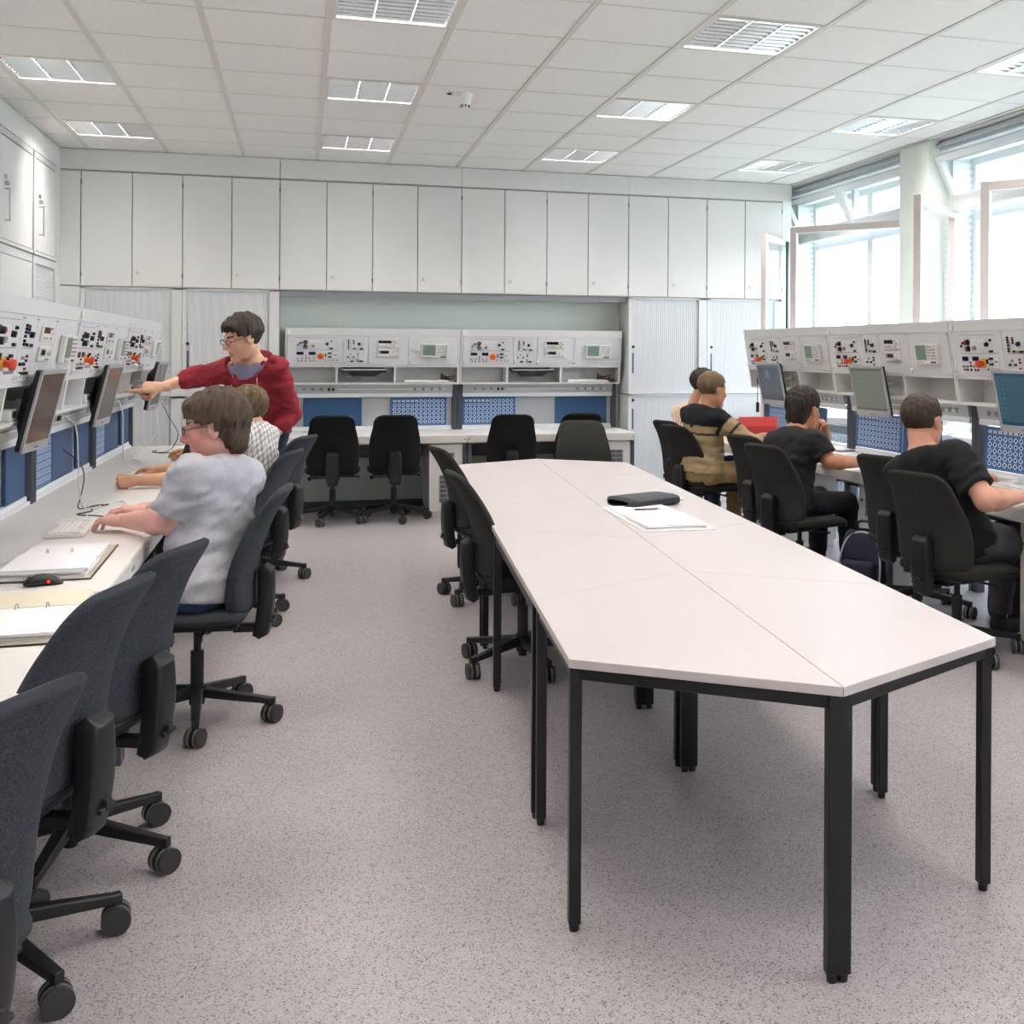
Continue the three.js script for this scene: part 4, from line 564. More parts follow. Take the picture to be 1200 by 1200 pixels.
bag('black backpack on the floor under the front man\'s bench', 3.92, 5.34, 0.34, 0.42, 0.24, -0.6, M.bagBlack, M.leatherDark);
// ------------------------------------------------------------------ people: signed-distance bodies meshed with surface nets
const v3 = (a) => new THREE.Vector3(...a);
function rc(a, b, ra, rb, k = 0.03) { return { t: 'c', a, b, ra, rb, k }; }               // round cone
function el(c, r, B, k = 0.03) { return { t: 'e', c, r, B, k }; }                          // ellipsoid with a basis [x, y, z]
function cc(a, b, ra, rb, k = 0.02) { return { t: 'k', a, b, ra, rb, k }; }               // flat-ended cone
const sub = (p, k = 0.01) => ({ ...p, sub: true, k });
function dist(p, x, y, z) {
  if (p.t === 'e') {
    const dx = x - p.c.x, dy = y - p.c.y, dz = z - p.c.z; let u = dx, v = dy, w = dz;
    if (p.B) { const [X, Y, Z] = p.B; u = dx * X.x + dy * X.y + dz * X.z; v = dx * Y.x + dy * Y.y + dz * Y.z; w = dx * Z.x + dy * Z.y + dz * Z.z; }
    const [a, b, c] = p.r, k0 = Math.hypot(u / a, v / b, w / c), k1 = Math.hypot(u / (a * a), v / (b * b), w / (c * c)); return k1 < 1e-9 ? -Math.min(a, b, c) : k0 * (k0 - 1) / k1;
  }
  const bx_ = p.b.x - p.a.x, by = p.b.y - p.a.y, bz = p.b.z - p.a.z, px = x - p.a.x, py = y - p.a.y, pz = z - p.a.z, L2 = bx_ * bx_ + by * by + bz * bz;
  let h = (px * bx_ + py * by + pz * bz) / L2;
  if (p.t === 'k') { const L = Math.sqrt(L2), hc = Math.min(1, Math.max(0, h)), r = p.ra + (p.rb - p.ra) * hc, q = Math.sqrt(Math.max(0, px * px + py * py + pz * pz - h * h * L2)); const dr = q - r, dh = (Math.abs(h - 0.5) - 0.5) * L; return dr > 0 && dh > 0 ? Math.hypot(dr, dh) : Math.max(dr, dh); }
  h = Math.min(1, Math.max(0, h)); return Math.hypot(px - bx_ * h, py - by * h, pz - bz * h) - (p.ra + (p.rb - p.ra) * h);
}
function bounds(p, m) { if (p.t === 'e') { const r = Math.max(...p.r) + m; return [p.c.x - r, p.c.y - r, p.c.z - r, p.c.x + r, p.c.y + r, p.c.z + r]; } const r = Math.max(p.ra, p.rb) + m; return [Math.min(p.a.x, p.b.x) - r, Math.min(p.a.y, p.b.y) - r, Math.min(p.a.z, p.b.z) - r, Math.max(p.a.x, p.b.x) + r, Math.max(p.a.y, p.b.y) + r, Math.max(p.a.z, p.b.z) + r]; }
function skin(prims, cell, { post, color, origin = new THREE.Vector3(), soften = 1 } = {}) {
  const pos_ = prims.filter((p) => !p.sub), lo = [1e9, 1e9, 1e9], hi = [-1e9, -1e9, -1e9];
  for (const p of pos_) { const b = bounds(p, 0.03); for (let i = 0; i < 3; i++) { lo[i] = Math.min(lo[i], b[i]); hi[i] = Math.max(hi[i], b[i + 3]); } }
  const nx = Math.ceil((hi[0] - lo[0]) / cell) + 1, ny = Math.ceil((hi[1] - lo[1]) / cell) + 1, nz = Math.ceil((hi[2] - lo[2]) / cell) + 1, F = new Float32Array(nx * ny * nz).fill(0.5);
  for (const p of prims) {
    const b = bounds(p, 0.07), i0 = Math.max(0, Math.floor((b[0] - lo[0]) / cell)), i1 = Math.min(nx - 1, Math.ceil((b[3] - lo[0]) / cell)), j0 = Math.max(0, Math.floor((b[1] - lo[1]) / cell)), j1 = Math.min(ny - 1, Math.ceil((b[4] - lo[1]) / cell)), k0 = Math.max(0, Math.floor((b[2] - lo[2]) / cell)), k1 = Math.min(nz - 1, Math.ceil((b[5] - lo[2]) / cell));
    for (let k = k0; k <= k1; k++) for (let j = j0; j <= j1; j++) for (let i = i0; i <= i1; i++) {
      const o = i + nx * (j + ny * k), d = dist(p, lo[0] + i * cell, lo[1] + j * cell, lo[2] + k * cell), f = F[o];
      if (p.sub) { const n = -d, h = Math.max(p.k - Math.abs(f - n), 0) / p.k; F[o] = Math.max(f, n) + h * h * p.k * 0.25; } else { const h = Math.max(p.k - Math.abs(f - d), 0) / p.k; F[o] = Math.min(f, d) - h * h * p.k * 0.25; }
    }
  }
  if (post) for (let k = 0; k < nz; k++) for (let j = 0; j < ny; j++) for (let i = 0; i < nx; i++) { const o = i + nx * (j + ny * k); if (F[o] < 0.05) F[o] = post(F[o], lo[0] + i * cell, lo[1] + j * cell, lo[2] + k * cell); }
  const id = new Int32Array(nx * ny * nz).fill(-1), P = [], C = [], I = [];
  for (let k = 0; k < nz - 1; k++) for (let j = 0; j < ny - 1; j++) for (let i = 0; i < nx - 1; i++) {
    const o = i + nx * (j + ny * k); let m = 0; const f = [];
    for (let q = 0; q < 8; q++) { const v = F[o + (q & 1) + nx * ((q >> 1 & 1) + ny * (q >> 2))]; f.push(v); if (v < 0) m |= 1 << q; }
    if (m === 0 || m === 255) continue;
    let sx = 0, sy = 0, sz = 0, n = 0;
    for (const [a, b] of EDGES) { if ((m >> a & 1) === (m >> b & 1)) continue; const t = f[a] / (f[a] - f[b]); sx += (a & 1) + t * ((b & 1) - (a & 1)); sy += (a >> 1 & 1) + t * ((b >> 1 & 1) - (a >> 1 & 1)); sz += (a >> 2) + t * ((b >> 2) - (a >> 2)); n++; }
    id[o] = P.length / 3; const x = lo[0] + (i + sx / n) * cell, y = lo[1] + (j + sy / n) * cell, z = lo[2] + (k + sz / n) * cell; P.push(x, y, z); if (color) C.push(...color(x, y, z));
  }
  const quad_ = (a, b, c, d, flip) => { if (a < 0 || b < 0 || c < 0 || d < 0) return; if (flip) I.push(a, c, b, a, d, c); else I.push(a, b, c, a, c, d); };
  for (let k = 1; k < nz - 1; k++) for (let j = 1; j < ny - 1; j++) for (let i = 1; i < nx - 1; i++) {
    const o = i + nx * (j + ny * k), s = F[o] < 0, dx = nx, dz = nx * ny;
    if (s !== F[o + 1] < 0) quad_(id[o - dx - dz], id[o - dz], id[o], id[o - dx], !s);
    if (s !== F[o + dx] < 0) quad_(id[o - 1 - dz], id[o - dz], id[o], id[o - 1], s);
    if (s !== F[o + dz] < 0) quad_(id[o - 1 - dx], id[o - dx], id[o], id[o - 1], !s);
  }
  for (let i = 0; i < P.length; i += 3) { P[i] -= origin.x; P[i + 1] -= origin.y; P[i + 2] -= origin.z; }
  const g = new THREE.BufferGeometry(); g.setAttribute('position', new THREE.Float32BufferAttribute(P, 3)); if (color) g.setAttribute('color', new THREE.Float32BufferAttribute(C, 3)); g.setIndex(I); g.computeVertexNormals(); return g;
}
const EDGES = []; for (let a = 0; a < 8; a++) for (const s of [1, 2, 4]) if (!(a & s)) EDGES.push([a, a | s]);
function noise3(x, y, z) { const h = (a, b, c) => { let n = Math.imul(a, 374761393) ^ Math.imul(b, 668265263) ^ Math.imul(c, 2147483647 ^ 1274126177); n = Math.imul(n ^ (n >>> 13), 1274126177); return ((n ^ (n >>> 16)) >>> 0) / 4294967296; }; const i = Math.floor(x), j = Math.floor(y), k = Math.floor(z), s = (t) => t * t * (3 - 2 * t), u = s(x - i), v = s(y - j), w = s(z - k), L = (a, b, t) => a + (b - a) * t; return L(L(L(h(i, j, k), h(i + 1, j, k), u), L(h(i, j + 1, k), h(i + 1, j + 1, k), u), v), L(L(h(i, j, k + 1), h(i + 1, j, k + 1), u), L(h(i, j + 1, k + 1), h(i + 1, j + 1, k + 1), u), v), w); }
const lin = (hex) => { const c = new THREE.Color(hex); return [c.r, c.g, c.b]; };
const skinMat = () => PH({ color: 0xffffff, vertexColors: true, roughness: 0.5 }), clothMat = (rough = 0.9) => S(0xffffff, rough, { vertexColors: true });
const clothM = clothMat(), skinM = skinMat(), hairM = S(0xffffff, 0.65, { vertexColors: true });
// frame helper: maps local (x left, y up, z front) to world
const frameOf = (o, up, fw) => { const Y = up.clone().normalize(), X = Y.clone().cross(fw).normalize(), Z = X.clone().cross(Y).normalize(); return { o, B: [X, Y, Z], p: (x, y, z) => o.clone().addScaledVector(X, x).addScaledVector(Y, y).addScaledVector(Z, z), l: (x, y, z) => { const dx = x - o.x, dy = y - o.y, dz = z - o.z; return [dx * X.x + dy * X.y + dz * X.z, dx * Y.x + dy * Y.y + dz * Y.z, dx * Z.x + dy * Z.y + dz * Z.z]; } }; };
function handPrims(W, fw, dorsal, side, pose, s = 1) {
  // W wrist; fw towards the fingers; dorsal = back of the hand; side = +1 when the thumb lies towards +x of the frame
  const f = frameOf(W, dorsal, fw), R = [], q = (x, y, z) => f.p(x * s, y * s, z * s);
  const mc = [[0.030, 0.002, 0.088], [0.010, 0.005, 0.092], [-0.010, 0.003, 0.087], [-0.028, -0.001, 0.078]], len = [[0.042, 0.026, 0.021], [0.046, 0.03, 0.022], [0.042, 0.028, 0.021], [0.034, 0.021, 0.019]], rad = [0.0098, 0.0102, 0.0096, 0.0085];
  R.push(rc(q(0, 0, -0.03), q(0, 0, 0.02), 0.026 * s, 0.026 * s, 0.02));
  for (let i = 0; i < 4; i++) { const [x, y, z] = mc[i]; R.push(rc(q(x * side * 0.6, 0, 0.012), q(x * side, y, z), 0.0145 * s, 0.0122 * s, 0.012)); R.push(rc(q(x * side * 0.7, -0.008, 0.03), q(x * side, -0.006, z - 0.012), 0.013 * s, 0.011 * s, 0.012)); }
  for (let i = 0; i < 4; i++) { let [x, y, z] = mc[i], a = 0, P0 = q(x * side, y, z); const cu = pose.curl[i], sp = (pose.spread ?? 0.06) * (1.5 - i); for (let j = 0; j < 3; j++) { a += cu[j]; const L = len[i][j]; x += Math.sin(sp) * L * Math.cos(a); y -= Math.sin(a) * L; z += Math.cos(a) * L; const P1 = q(x * side, y, z); R.push(rc(P0, P1, (rad[i] - j * 0.0009) * s, (rad[i] - (j + 1) * 0.0009) * s, 0.005)); P0 = P1; } }
  const th = pose.thumb ?? [[0.026, -0.012, 0.028], [0.05, -0.02, 0.052], [0.052, -0.026, 0.085], [0.046, -0.03, 0.108]];
  for (let j = 0; j < 3; j++) R.push(rc(q(th[j][0] * side, th[j][1], th[j][2]), q(th[j + 1][0] * side, th[j + 1][1], th[j + 1][2]), (0.0145 - j * 0.0018) * s, (0.0125 - j * 0.0018) * s, j ? 0.006 : 0.014));
  return R;
}
const POSE = {
  fist: { curl: [[1.35, 1.6, 0.9], [1.4, 1.6, 0.9], [1.45, 1.6, 0.9], [1.5, 1.6, 0.9]], spread: 0, thumb: [[0.022, -0.014, 0.03], [0.038, -0.03, 0.055], [0.026, -0.045, 0.078], [0.004, -0.05, 0.085]] },
  mouse: { curl: [[0.3, 0.5, 0.3], [0.28, 0.5, 0.3], [0.35, 0.55, 0.35], [0.45, 0.6, 0.4]], spread: 0.07 },
  rest: { curl: [[0.25, 0.45, 0.3], [0.3, 0.5, 0.35], [0.38, 0.55, 0.4], [0.45, 0.6, 0.4]], spread: 0.05 },
  point: { curl: [[0.02, 0.06, 0.03], [0.95, 1.3, 0.7], [1.15, 1.4, 0.8], [1.25, 1.4, 0.8]], spread: 0.0, thumb: [[0.026, -0.014, 0.028], [0.044, -0.03, 0.05], [0.04, -0.05, 0.075], [0.026, -0.06, 0.09]] },
  chin: { curl: [[0.9, 1.0, 0.5], [0.95, 1.05, 0.5], [1.05, 1.1, 0.6], [1.15, 1.1, 0.6]], spread: 0.03, thumb: [[0.024, -0.014, 0.03], [0.046, -0.022, 0.058], [0.05, -0.03, 0.09], [0.044, -0.036, 0.112]] },
};
function elbow(Sh, W, l1, l2, pole) { const d = W.clone().sub(Sh), L = Math.min(d.length(), (l1 + l2) * 0.999), n = d.normalize(), a = (l1 * l1 - l2 * l2 + L * L) / (2 * L), h = Math.sqrt(Math.max(0, l1 * l1 - a * a)), pv = pole.clone().addScaledVector(n, -pole.dot(n)).normalize(); return Sh.clone().addScaledVector(n, a).addScaledVector(pv, h); }
function headPrims(H, s, o) {
  const q = (x, y, z) => H.p(x * s, y * s, z * s), B = H.B, e = (x, y, z, a, b, c, k = 0.02) => el(q(x, y, z), [a * s, b * s, c * s], B, k), R = [];
  R.push(e(0, 0.038, -0.014, 0.076, 0.083, 0.096, 0.02), e(0, -0.025, 0.028, 0.061, 0.08, 0.062, 0.03), e(0, -0.05, 0.02, 0.056, 0.045, 0.06, 0.03));
  for (const x of [-1, 1]) { R.push(rc(q(x * 0.05, -0.05, 0.0), q(x * 0.014, -0.095, 0.066), 0.021 * s, 0.017 * s, 0.025), e(x * 0.036, -0.022, 0.066, 0.022, 0.02, 0.018, 0.02), rc(q(x * 0.014, 0.027, 0.083), q(x * 0.044, 0.024, 0.068), 0.009 * s, 0.008 * s, 0.014)); R.push(sub(e(x * 0.031, 0.008, 0.094, 0.017, 0.011, 0.014), 0.012), e(x * 0.031, 0.008, 0.071, 0.0125, 0.0115, 0.0125, 0.002)); R.push(e(x * 0.077, 0.0, -0.004, 0.011, 0.033, 0.02, 0.008), sub(e(x * 0.088, 0.004, 0.002, 0.007, 0.017, 0.009), 0.006)); R.push(e(x * 0.011, -0.036, 0.096, 0.008, 0.0075, 0.01, 0.008)); }
  R.push(rc(q(0, 0.022, 0.082), q(0, -0.026, 0.109), 0.0085 * s, 0.012 * s, 0.012), e(0, -0.062, 0.079, 0.024, 0.006, 0.014, 0.008), e(0, -0.0725, 0.077, 0.02, 0.0065, 0.013, 0.008), e(0, -0.1, 0.07, 0.02, 0.016, 0.016, 0.02), sub(e(0, -0.0668, 0.094, 0.022, 0.0016, 0.01), 0.002));
  return R;
}
function person(o) {
  const s = o.scale ?? 1, hip = V(...o.hip), neck = V(...o.neck), base = new THREE.Vector3(hip.x, 0, hip.z), bodyF = new THREE.Vector3(o.face[0], 0, -o.face[1]).normalize();
  const g = thing('person', o.label, 'person', base.toArray());
  const sk = lin(o.skin), lips = [sk[0] * 0.82, sk[1] * 0.55, sk[2] * 0.55], red = lin(o.blush ?? o.skin);
  const T = frameOf(hip, neck.clone().sub(hip), bodyF), L = neck.distanceTo(hip), tp_ = (x, y, z) => T.p(x * s, y * L, z * s), TB = T.B, up = new THREE.Vector3(0, 1, 0), fat = o.fat ?? 1;
  const P = [], sh = {}, hc = V(...o.head), hf = new THREE.Vector3(o.look[0], o.look[1], -o.look[2]).normalize(), hu = up.clone().addScaledVector(TB[1], o.headTip ?? 0.25).normalize(), H = frameOf(hc, hu.addScaledVector(hf, -hu.dot(hf)).normalize(), hf), hs = (o.headScale ?? 1) * s;
  const tors = (m, k) => [el(tp_(0, 0.02, 0), [(0.165 * fat + m) * s, (0.12 + m) * s, (0.115 * fat + m) * s], TB, k), el(tp_(0, 0.3, 0.012), [(0.145 * fat + m) * s, (0.17 + m) * s, (0.105 * fat + m) * s], TB, k), el(tp_(0, 0.66, 0.005), [(0.165 + m) * s, (0.175 + m) * s, (0.112 + m) * s], TB, k), rc(tp_(-0.125, 0.87, -0.005), tp_(0.125, 0.87, -0.005), (0.062 + m) * s, (0.062 + m) * s, k), rc(tp_(-0.05, 0.93, -0.015), tp_(0.05, 0.93, -0.015), (0.06 + m) * s, (0.06 + m) * s, k)];
  P.push(...tors(0, 0.05), rc(tp_(0, 0.93, -0.01), H.p(0, -0.05 * hs, -0.025 * hs), 0.06 * s, 0.055 * hs, 0.03));
  const arms = {}, hands = [];
  for (const [k, x] of [['L', 1], ['R', -1]]) {
    const a = o[k], shd = tp_(x * 0.178, 0.87 + (a.shrug ?? 0), a.fwd ?? 0), W = V(...a.wrist), E = a.elbow ? V(...a.elbow) : elbow(shd, W, 0.29 * s, 0.255 * s, a.pole ? new THREE.Vector3(a.pole[0], a.pole[1], -a.pole[2]) : new THREE.Vector3(0, -1, 0));
    arms[k] = { shd, E, W }; P.push(rc(shd, E, 0.052 * s * (o.arm ?? 1), 0.042 * s * (o.arm ?? 1), 0.04), rc(E, E.clone().lerp(W, 0.3), 0.042 * s * (o.arm ?? 1), 0.044 * s * (o.arm ?? 1), 0.02), rc(E.clone().lerp(W, 0.3), W, 0.044 * s * (o.arm ?? 1), 0.029 * s, 0.02));
    const fw = a.dir ? new THREE.Vector3(a.dir[0], a.dir[1], -a.dir[2]).normalize() : W.clone().sub(E).normalize(), dn = new THREE.Vector3(...(a.dorsal ? [a.dorsal[0], a.dorsal[1], -a.dorsal[2]] : [0, 1, 0]));
    hands.push(...[handPrims(W, fw, dn, x > 0 ? -1 : 1, POSE[a.pose ?? 'rest'], s * (o.handScale ?? 1.04))]);
  }
  const legs = [];
  for (const [k, x] of [['L', 1], ['R', -1]]) { const h = tp_(x * 0.085, 0.0, 0.01), K = V(...o['knee' + k]), A = V(...o['ankle' + k]); legs.push({ h, K, A, x }); P.push(rc(h, K, 0.066 * s, 0.05 * s, 0.04), rc(K, A, 0.052 * s, 0.036 * s, 0.03)); }
  const hd = headPrims(H, hs, o), faceCol = (x, y, z) => { const [u, v, w] = H.l(x, y, z).map((q) => q / hs); if (Math.abs(Math.abs(u) - 0.031) < 0.011 && Math.abs(v - 0.008) < 0.0075 && w > 0.07) { const r = Math.hypot(Math.abs(u) - 0.031, v - 0.007); return r < 0.0052 ? [0.03, 0.022, 0.016] : Math.abs(v - 0.008) > 0.0055 ? sk : [0.6, 0.58, 0.55]; } if (Math.abs(v - 0.03) < 0.005 && Math.abs(Math.abs(u) - 0.031) < 0.018 && w > 0.06) return lin(o.hair).map((c) => c * 1.1); if (v < -0.056 && v > -0.079 && Math.abs(u) < 0.023 && w > 0.078) return lips; const m = Math.exp(-((Math.abs(u) - 0.04) ** 2 + (v + 0.03) ** 2) / 0.0012) * (w > 0.02 ? 1 : 0.3); return sk.map((c, i) => c + (red[i] - c) * Math.min(1, m * 1.2)); };
  const parts_ = [skin(P, 0.012, { origin: base, color: () => sk }), skin([...hd, rc(tp_(0, 0.96, -0.01), H.p(0, -0.05 * hs, -0.025 * hs), 0.055 * s, 0.054 * hs, 0.03)], 0.0038, { origin: base, color: faceCol })];
  for (const h of hands) parts_.push(skin(h, 0.0032, { origin: base, color: (x, y, z) => { const n = noise3(x * 90, y * 90, z * 90); return sk.map((c, i) => c * (i ? 0.92 + 0.08 * n : 0.97 + 0.05 * n)); } }));
  const body = part('body', mergeGeometries(parts_), skinM, g);
  // hair: a cap around the skull, cut free of the face and rippled into strands
  { const q = (x, y, z) => H.p(x * hs, y * hs, z * hs), hr = o.hairLen ?? 0.012, hp = [el(q(0, 0.043, -0.016), [(0.078 + hr) * hs, (0.082 + hr * 1.2) * hs, (0.096 + hr) * hs], H.B, 0.02)]; if (o.nape) hp.push(el(q(0, -0.04, -0.062), [(0.062 + hr * 0.6) * hs, 0.062 * hs, 0.046 * hs], H.B, 0.03)); if (o.fringe) hp.push(el(q(o.fringe === 'side' ? 0.012 : 0, 0.085, 0.062), [0.062 * hs, 0.026 * hs, 0.036 * hs], H.B, 0.02)); const hcCol = lin(o.hair);
    const line = o.hairline ?? 0.062, low = o.nape ? -0.095 : (o.hairLow ?? -0.058);
    const post = (d, x, y, z) => { const [u, v, w] = H.l(x, y, z).map((t) => t / hs); const fl = line - 0.12 * u * u * 10 + (noise3(u * 120, 3, w * 60) - 0.5) * 0.012; let cut = Math.min(w - (0.052 - Math.max(0, v - 0.02) * 0.1), fl - v); cut = Math.min(cut, 0.5); let e = Math.max(d, cut * hs); const side = Math.min(w - (-0.022 + 0.012 * Math.sin(u * 90)), (0.022 - v)); e = Math.max(e, side * hs); const sb = Math.min(w - 0.03, 0.03 - v); e = Math.max(e, sb * hs); e = Math.max(e, (low - v + (w + 0.06) * 0.22) * hs); const strand = noise3(u * 75 + v * 22, v * 20 - w * 12, w * 75 + v * 22); return e + (strand - 0.5) * (o.tousle ?? 0.009) * hs; };
    part('hair', skin(hp, 0.004, { origin: base, post, color: (x, y, z) => { const [u, v, w] = H.l(x, y, z).map((t) => t / hs), n = noise3(u * 140 + v * 30, v * 24, w * 140 + v * 30); return hcCol.map((c) => c * (0.6 + 0.85 * n)); } }), hairM, g); }
  // clothing
  const fold = (amp, fx = 1) => (d, x, y, z) => { const [u, v, w] = T.l(x, y, z); return d + amp * (noise3(u * 9 + 7, v * 26 * fx + w * 8, w * 9) - 0.5) + amp * 0.6 * (noise3(u * 22, v * 40 * fx + u * 20, w * 22 + 3) - 0.5); };
  const top = o.top, tc = lin(top.color), tprims = tors(0.013 + (top.loose ?? 0), 0.05);
  for (const k of ['L', 'R']) { const { shd, E, W } = arms[k], am = o.arm ?? 1, r0 = (0.066 + (top.loose ?? 0)) * s * am; if (top.sleeve === 'short') { const t = top.len ?? 0.62; tprims.push(rc(shd, shd.clone().lerp(E, 0.2), r0, r0, 0.05), cc(shd, shd.clone().lerp(E, t), r0, (0.071 + (top.loose ?? 0) * 0.6) * s * am, 0.015)); } else { const t = top.len ?? 0.95; const lo = top.loose ?? 0; tprims.push(rc(shd, E, r0, (0.06 + lo) * s, 0.05), rc(E, E.clone().lerp(W, Math.max(0.05, t - 0.14)), (0.06 + lo) * s, (0.056 + lo * 0.7) * s, 0.02), cc(E.clone().lerp(W, t - 0.14), E.clone().lerp(W, t), (0.056 + lo * 0.6) * s, 0.048 * s, 0.012)); } }
  const hemY = -(top.hem ?? 0.06);
  const tpost = (d, x, y, z) => { const [u, v, w] = T.l(x, y, z); const nd = neck.distanceTo(new THREE.Vector3(x, y, z)); let e = fold((top.fold ?? 0.014) * Math.min(1, Math.max(0.1, (nd - 0.08) / 0.12)))(d, x, y, z); const near = Math.abs(u) < 0.21 * s && Math.abs(w) < 0.25; if (near && v < 0.15) e = Math.max(e, hemY - v); if (nd < 0.16) { const vv = v - (L * 0.985 + 0.0); e = Math.max(e, vv - 0.9 * Math.max(0, -w) + (top.scoop ?? 0.25) * Math.max(0, w)); } return e; };
  const tcol = (x, y, z) => { const [u, v, w] = T.l(x, y, z); const n = 0.9 + 0.2 * noise3(x * 160, y * 160, z * 160); const c = top.pattern ? top.pattern(u / s, v / L, w / s, x, y, z, arms) : tc; return c.map((q) => q * n); };
  part(top.name, skin(tprims, 0.009, { origin: base, post: tpost, color: tcol }), clothM, g);
  for (const ex of top.extra ? top.extra(T, L, s, arms, neck, tp_, H, hs) : []) part(ex.name, ex.geo ?? skin(ex.prims, ex.cell ?? 0.006, { origin: base, post: ex.post, color: () => lin(ex.color) }), ex.mat ?? clothM, g);
  if (top.collar !== false) { const cg = new THREE.TorusGeometry(0.066 * s, 0.012 * s, 8, 28); const m = part('collar', cg, S(top.collarColor ?? top.color, 0.9), g); m.scale.set(1, 1, 0.8); m.position.copy(tp_(0, 0.965, -0.006).sub(base)); m.quaternion.setFromUnitVectors(new THREE.Vector3(0, 0, 1), TB[1].clone().addScaledVector(TB[2], 0.38).normalize()); }
  const pc = lin(o.trousers), pp = [el(tp_(0, 0.0, 0), [0.168 * s * fat, 0.122 * s, 0.118 * s * fat], TB, 0.05)];
  for (const { h, K, A } of legs) pp.push(rc(h, K, 0.092 * s, 0.07 * s, 0.045), rc(K, K.clone().lerp(A, 0.2), 0.07 * s, 0.066 * s, 0.03), cc(K.clone().lerp(A, 0.1), K.clone().lerp(A, 0.97), 0.067 * s, 0.058 * s, 0.02));
  part('trousers', skin(pp, 0.011, { origin: base, post: (d, x, y, z) => { const e = d + 0.014 * (noise3(x * 13, y * 20, z * 13) - 0.5) + 0.006 * (noise3(x * 40, y * 30, z * 40) - 0.5); const [u, v, w] = T.l(x, y, z); return w < 0.03 ? Math.max(e, v - (0.035 - (top.hem ?? 0.06))) : e; }, color: (x, y, z) => { const n = 0.8 + 0.4 * noise3(x * 150, y * 150, z * 150); return pc.map((c) => c * n); } }), clothM, g);
  for (const { A, x } of legs) { const d = o.toe ? new THREE.Vector3(o.toe[0], 0, -o.toe[1]).normalize() : bodyF, f = frameOf(new THREE.Vector3(A.x, 0, A.z), up, d), q = (a, b, c) => f.p(a, b, c); const sh_ = part('shoe', skin([el(q(0, 0.05, -0.02), [0.04, 0.045, 0.055], f.B, 0.03), el(q(0, 0.036, 0.08), [0.044, 0.034, 0.1], f.B, 0.04), rc(q(0, 0.06, -0.01), q(0, 0.1, -0.015), 0.042, 0.04, 0.02)], 0.008, { origin: base, post: (dd, a, b, c) => Math.max(dd, 0.012 - b), color: () => lin(o.shoes ?? 0x26262a) }), clothM, g); part('sole', skin([el(q(0, 0.012, 0.04), [0.046, 0.03, 0.145], f.B, 0.02)], 0.008, { origin: base, post: (dd, a, b) => Math.max(dd, b - 0.018, 0.001 - b), color: () => [0.02, 0.02, 0.022] }), clothM, sh_); }
  if (o.glasses) { const q = (x, y, z) => H.p(x * hs, y * hs, z * hs).sub(base), geo = []; for (const x of [-1, 1]) { const pts = []; for (let k = 0; k <= 16; k++) { const a = k / 16 * Math.PI * 2; pts.push(q(x * 0.032 + Math.cos(a) * 0.022, 0.004 + Math.sign(Math.sin(a)) * Math.abs(Math.sin(a)) ** 0.8 * 0.015, 0.102 - 0.25 * Math.abs(Math.cos(a) * 0.01 + x * 0.0))); } geo.push(new THREE.TubeGeometry(new THREE.CatmullRomCurve3(pts, true), 32, 0.0019 * hs, 6, true)); geo.push(tube([q(x * 0.054, 0.008, 0.098), q(x * 0.07, 0.01, 0.07), q(x * 0.079, 0.012, 0.02), q(x * 0.08, 0.004, -0.012)], 0.0018 * hs, 24)); } geo.push(tube([q(-0.01, 0.008, 0.102), q(0, 0.012, 0.106), q(0.01, 0.008, 0.102)], 0.0018 * hs, 8)); part('glasses', geo, S(o.glasses, 0.35), g); }
  return g;
}
const seatedLegs = (X, F, fx, fz, reach = 0.42) => { const n = Math.hypot(fx, fz), a = fx / n, b = fz / n; const pt = (f, l, y) => [X + a * f - b * l, y, F + b * f + a * l]; return { kneeL: pt(reach, 0.12, 0.53), kneeR: pt(reach, -0.12, 0.53), ankleL: pt(reach + 0.0, 0.13, 0.1), ankleR: pt(reach + 0.02, -0.13, 0.1) }; };

// left row
person({ label: 'seated man in a heather grey T-shirt and glasses at the left bench', hip: [-0.36, 0.56, 4.68], neck: [-0.315, 1.05, 4.73], face: [-0.86, 0.5], head: [-0.335, 1.19, 4.70], headScale: 1.1, look: [-1, -0.12, 0.06], skin: 0xe2ada0, blush: 0xdb8f84, hair: 0x493829, hairLen: 0.02, nape: true, fringe: true, hairline: 0.05, tousle: 0.012, glasses: 0x3a2526, fat: 1.18, arm: 1.12, scale: 1.05,
  L: { wrist: [-0.70, 0.80, 4.90], elbow: [-0.50, 0.83, 4.62], pose: 'mouse', dir: [-0.75, -0.08, 0.6] }, R: { wrist: [-0.65, 0.80, 5.24], elbow: [-0.42, 0.83, 5.08], pose: 'mouse', dir: [-1, -0.1, 0.05] },
  ...seatedLegs(-0.36, 4.68, -0.9, 0.42), toe: [-1, 0.3], trousers: 0x2f4668, top: { name: 't_shirt', color: 0xb9b9c2, sleeve: 'short', len: 0.78, loose: 0.006, fold: 0.02, hem: 0.055, collarColor: 0xa2a2ab } });
person({ label: 'man in a black short-sleeved shirt hidden behind the grey-shirted man', hip: [-0.40, 0.55, 6.40], neck: [-0.47, 0.97, 6.50], face: [-0.86, 0.5], head: [-0.51, 1.09, 6.48], look: [-1, -0.1, 0.2], skin: 0xd9a585, hair: 0x3a2c22, hairLen: 0.012,
  L: { wrist: [-0.86, 0.79, 6.46], elbow: [-0.60, 0.79, 6.50], pose: 'fist', dorsal: [0, 0.7, -0.7], dir: [-1, 0, 0] }, R: { wrist: [-0.80, 0.79, 7.02], elbow: [-0.58, 0.80, 6.88], pose: 'mouse' },
  ...seatedLegs(-0.40, 6.40, -0.9, 0.42), trousers: 0x2b2d33, top: { name: 'shirt', color: 0x1a1a1d, sleeve: 'short', len: 0.9, fold: 0.016 } });
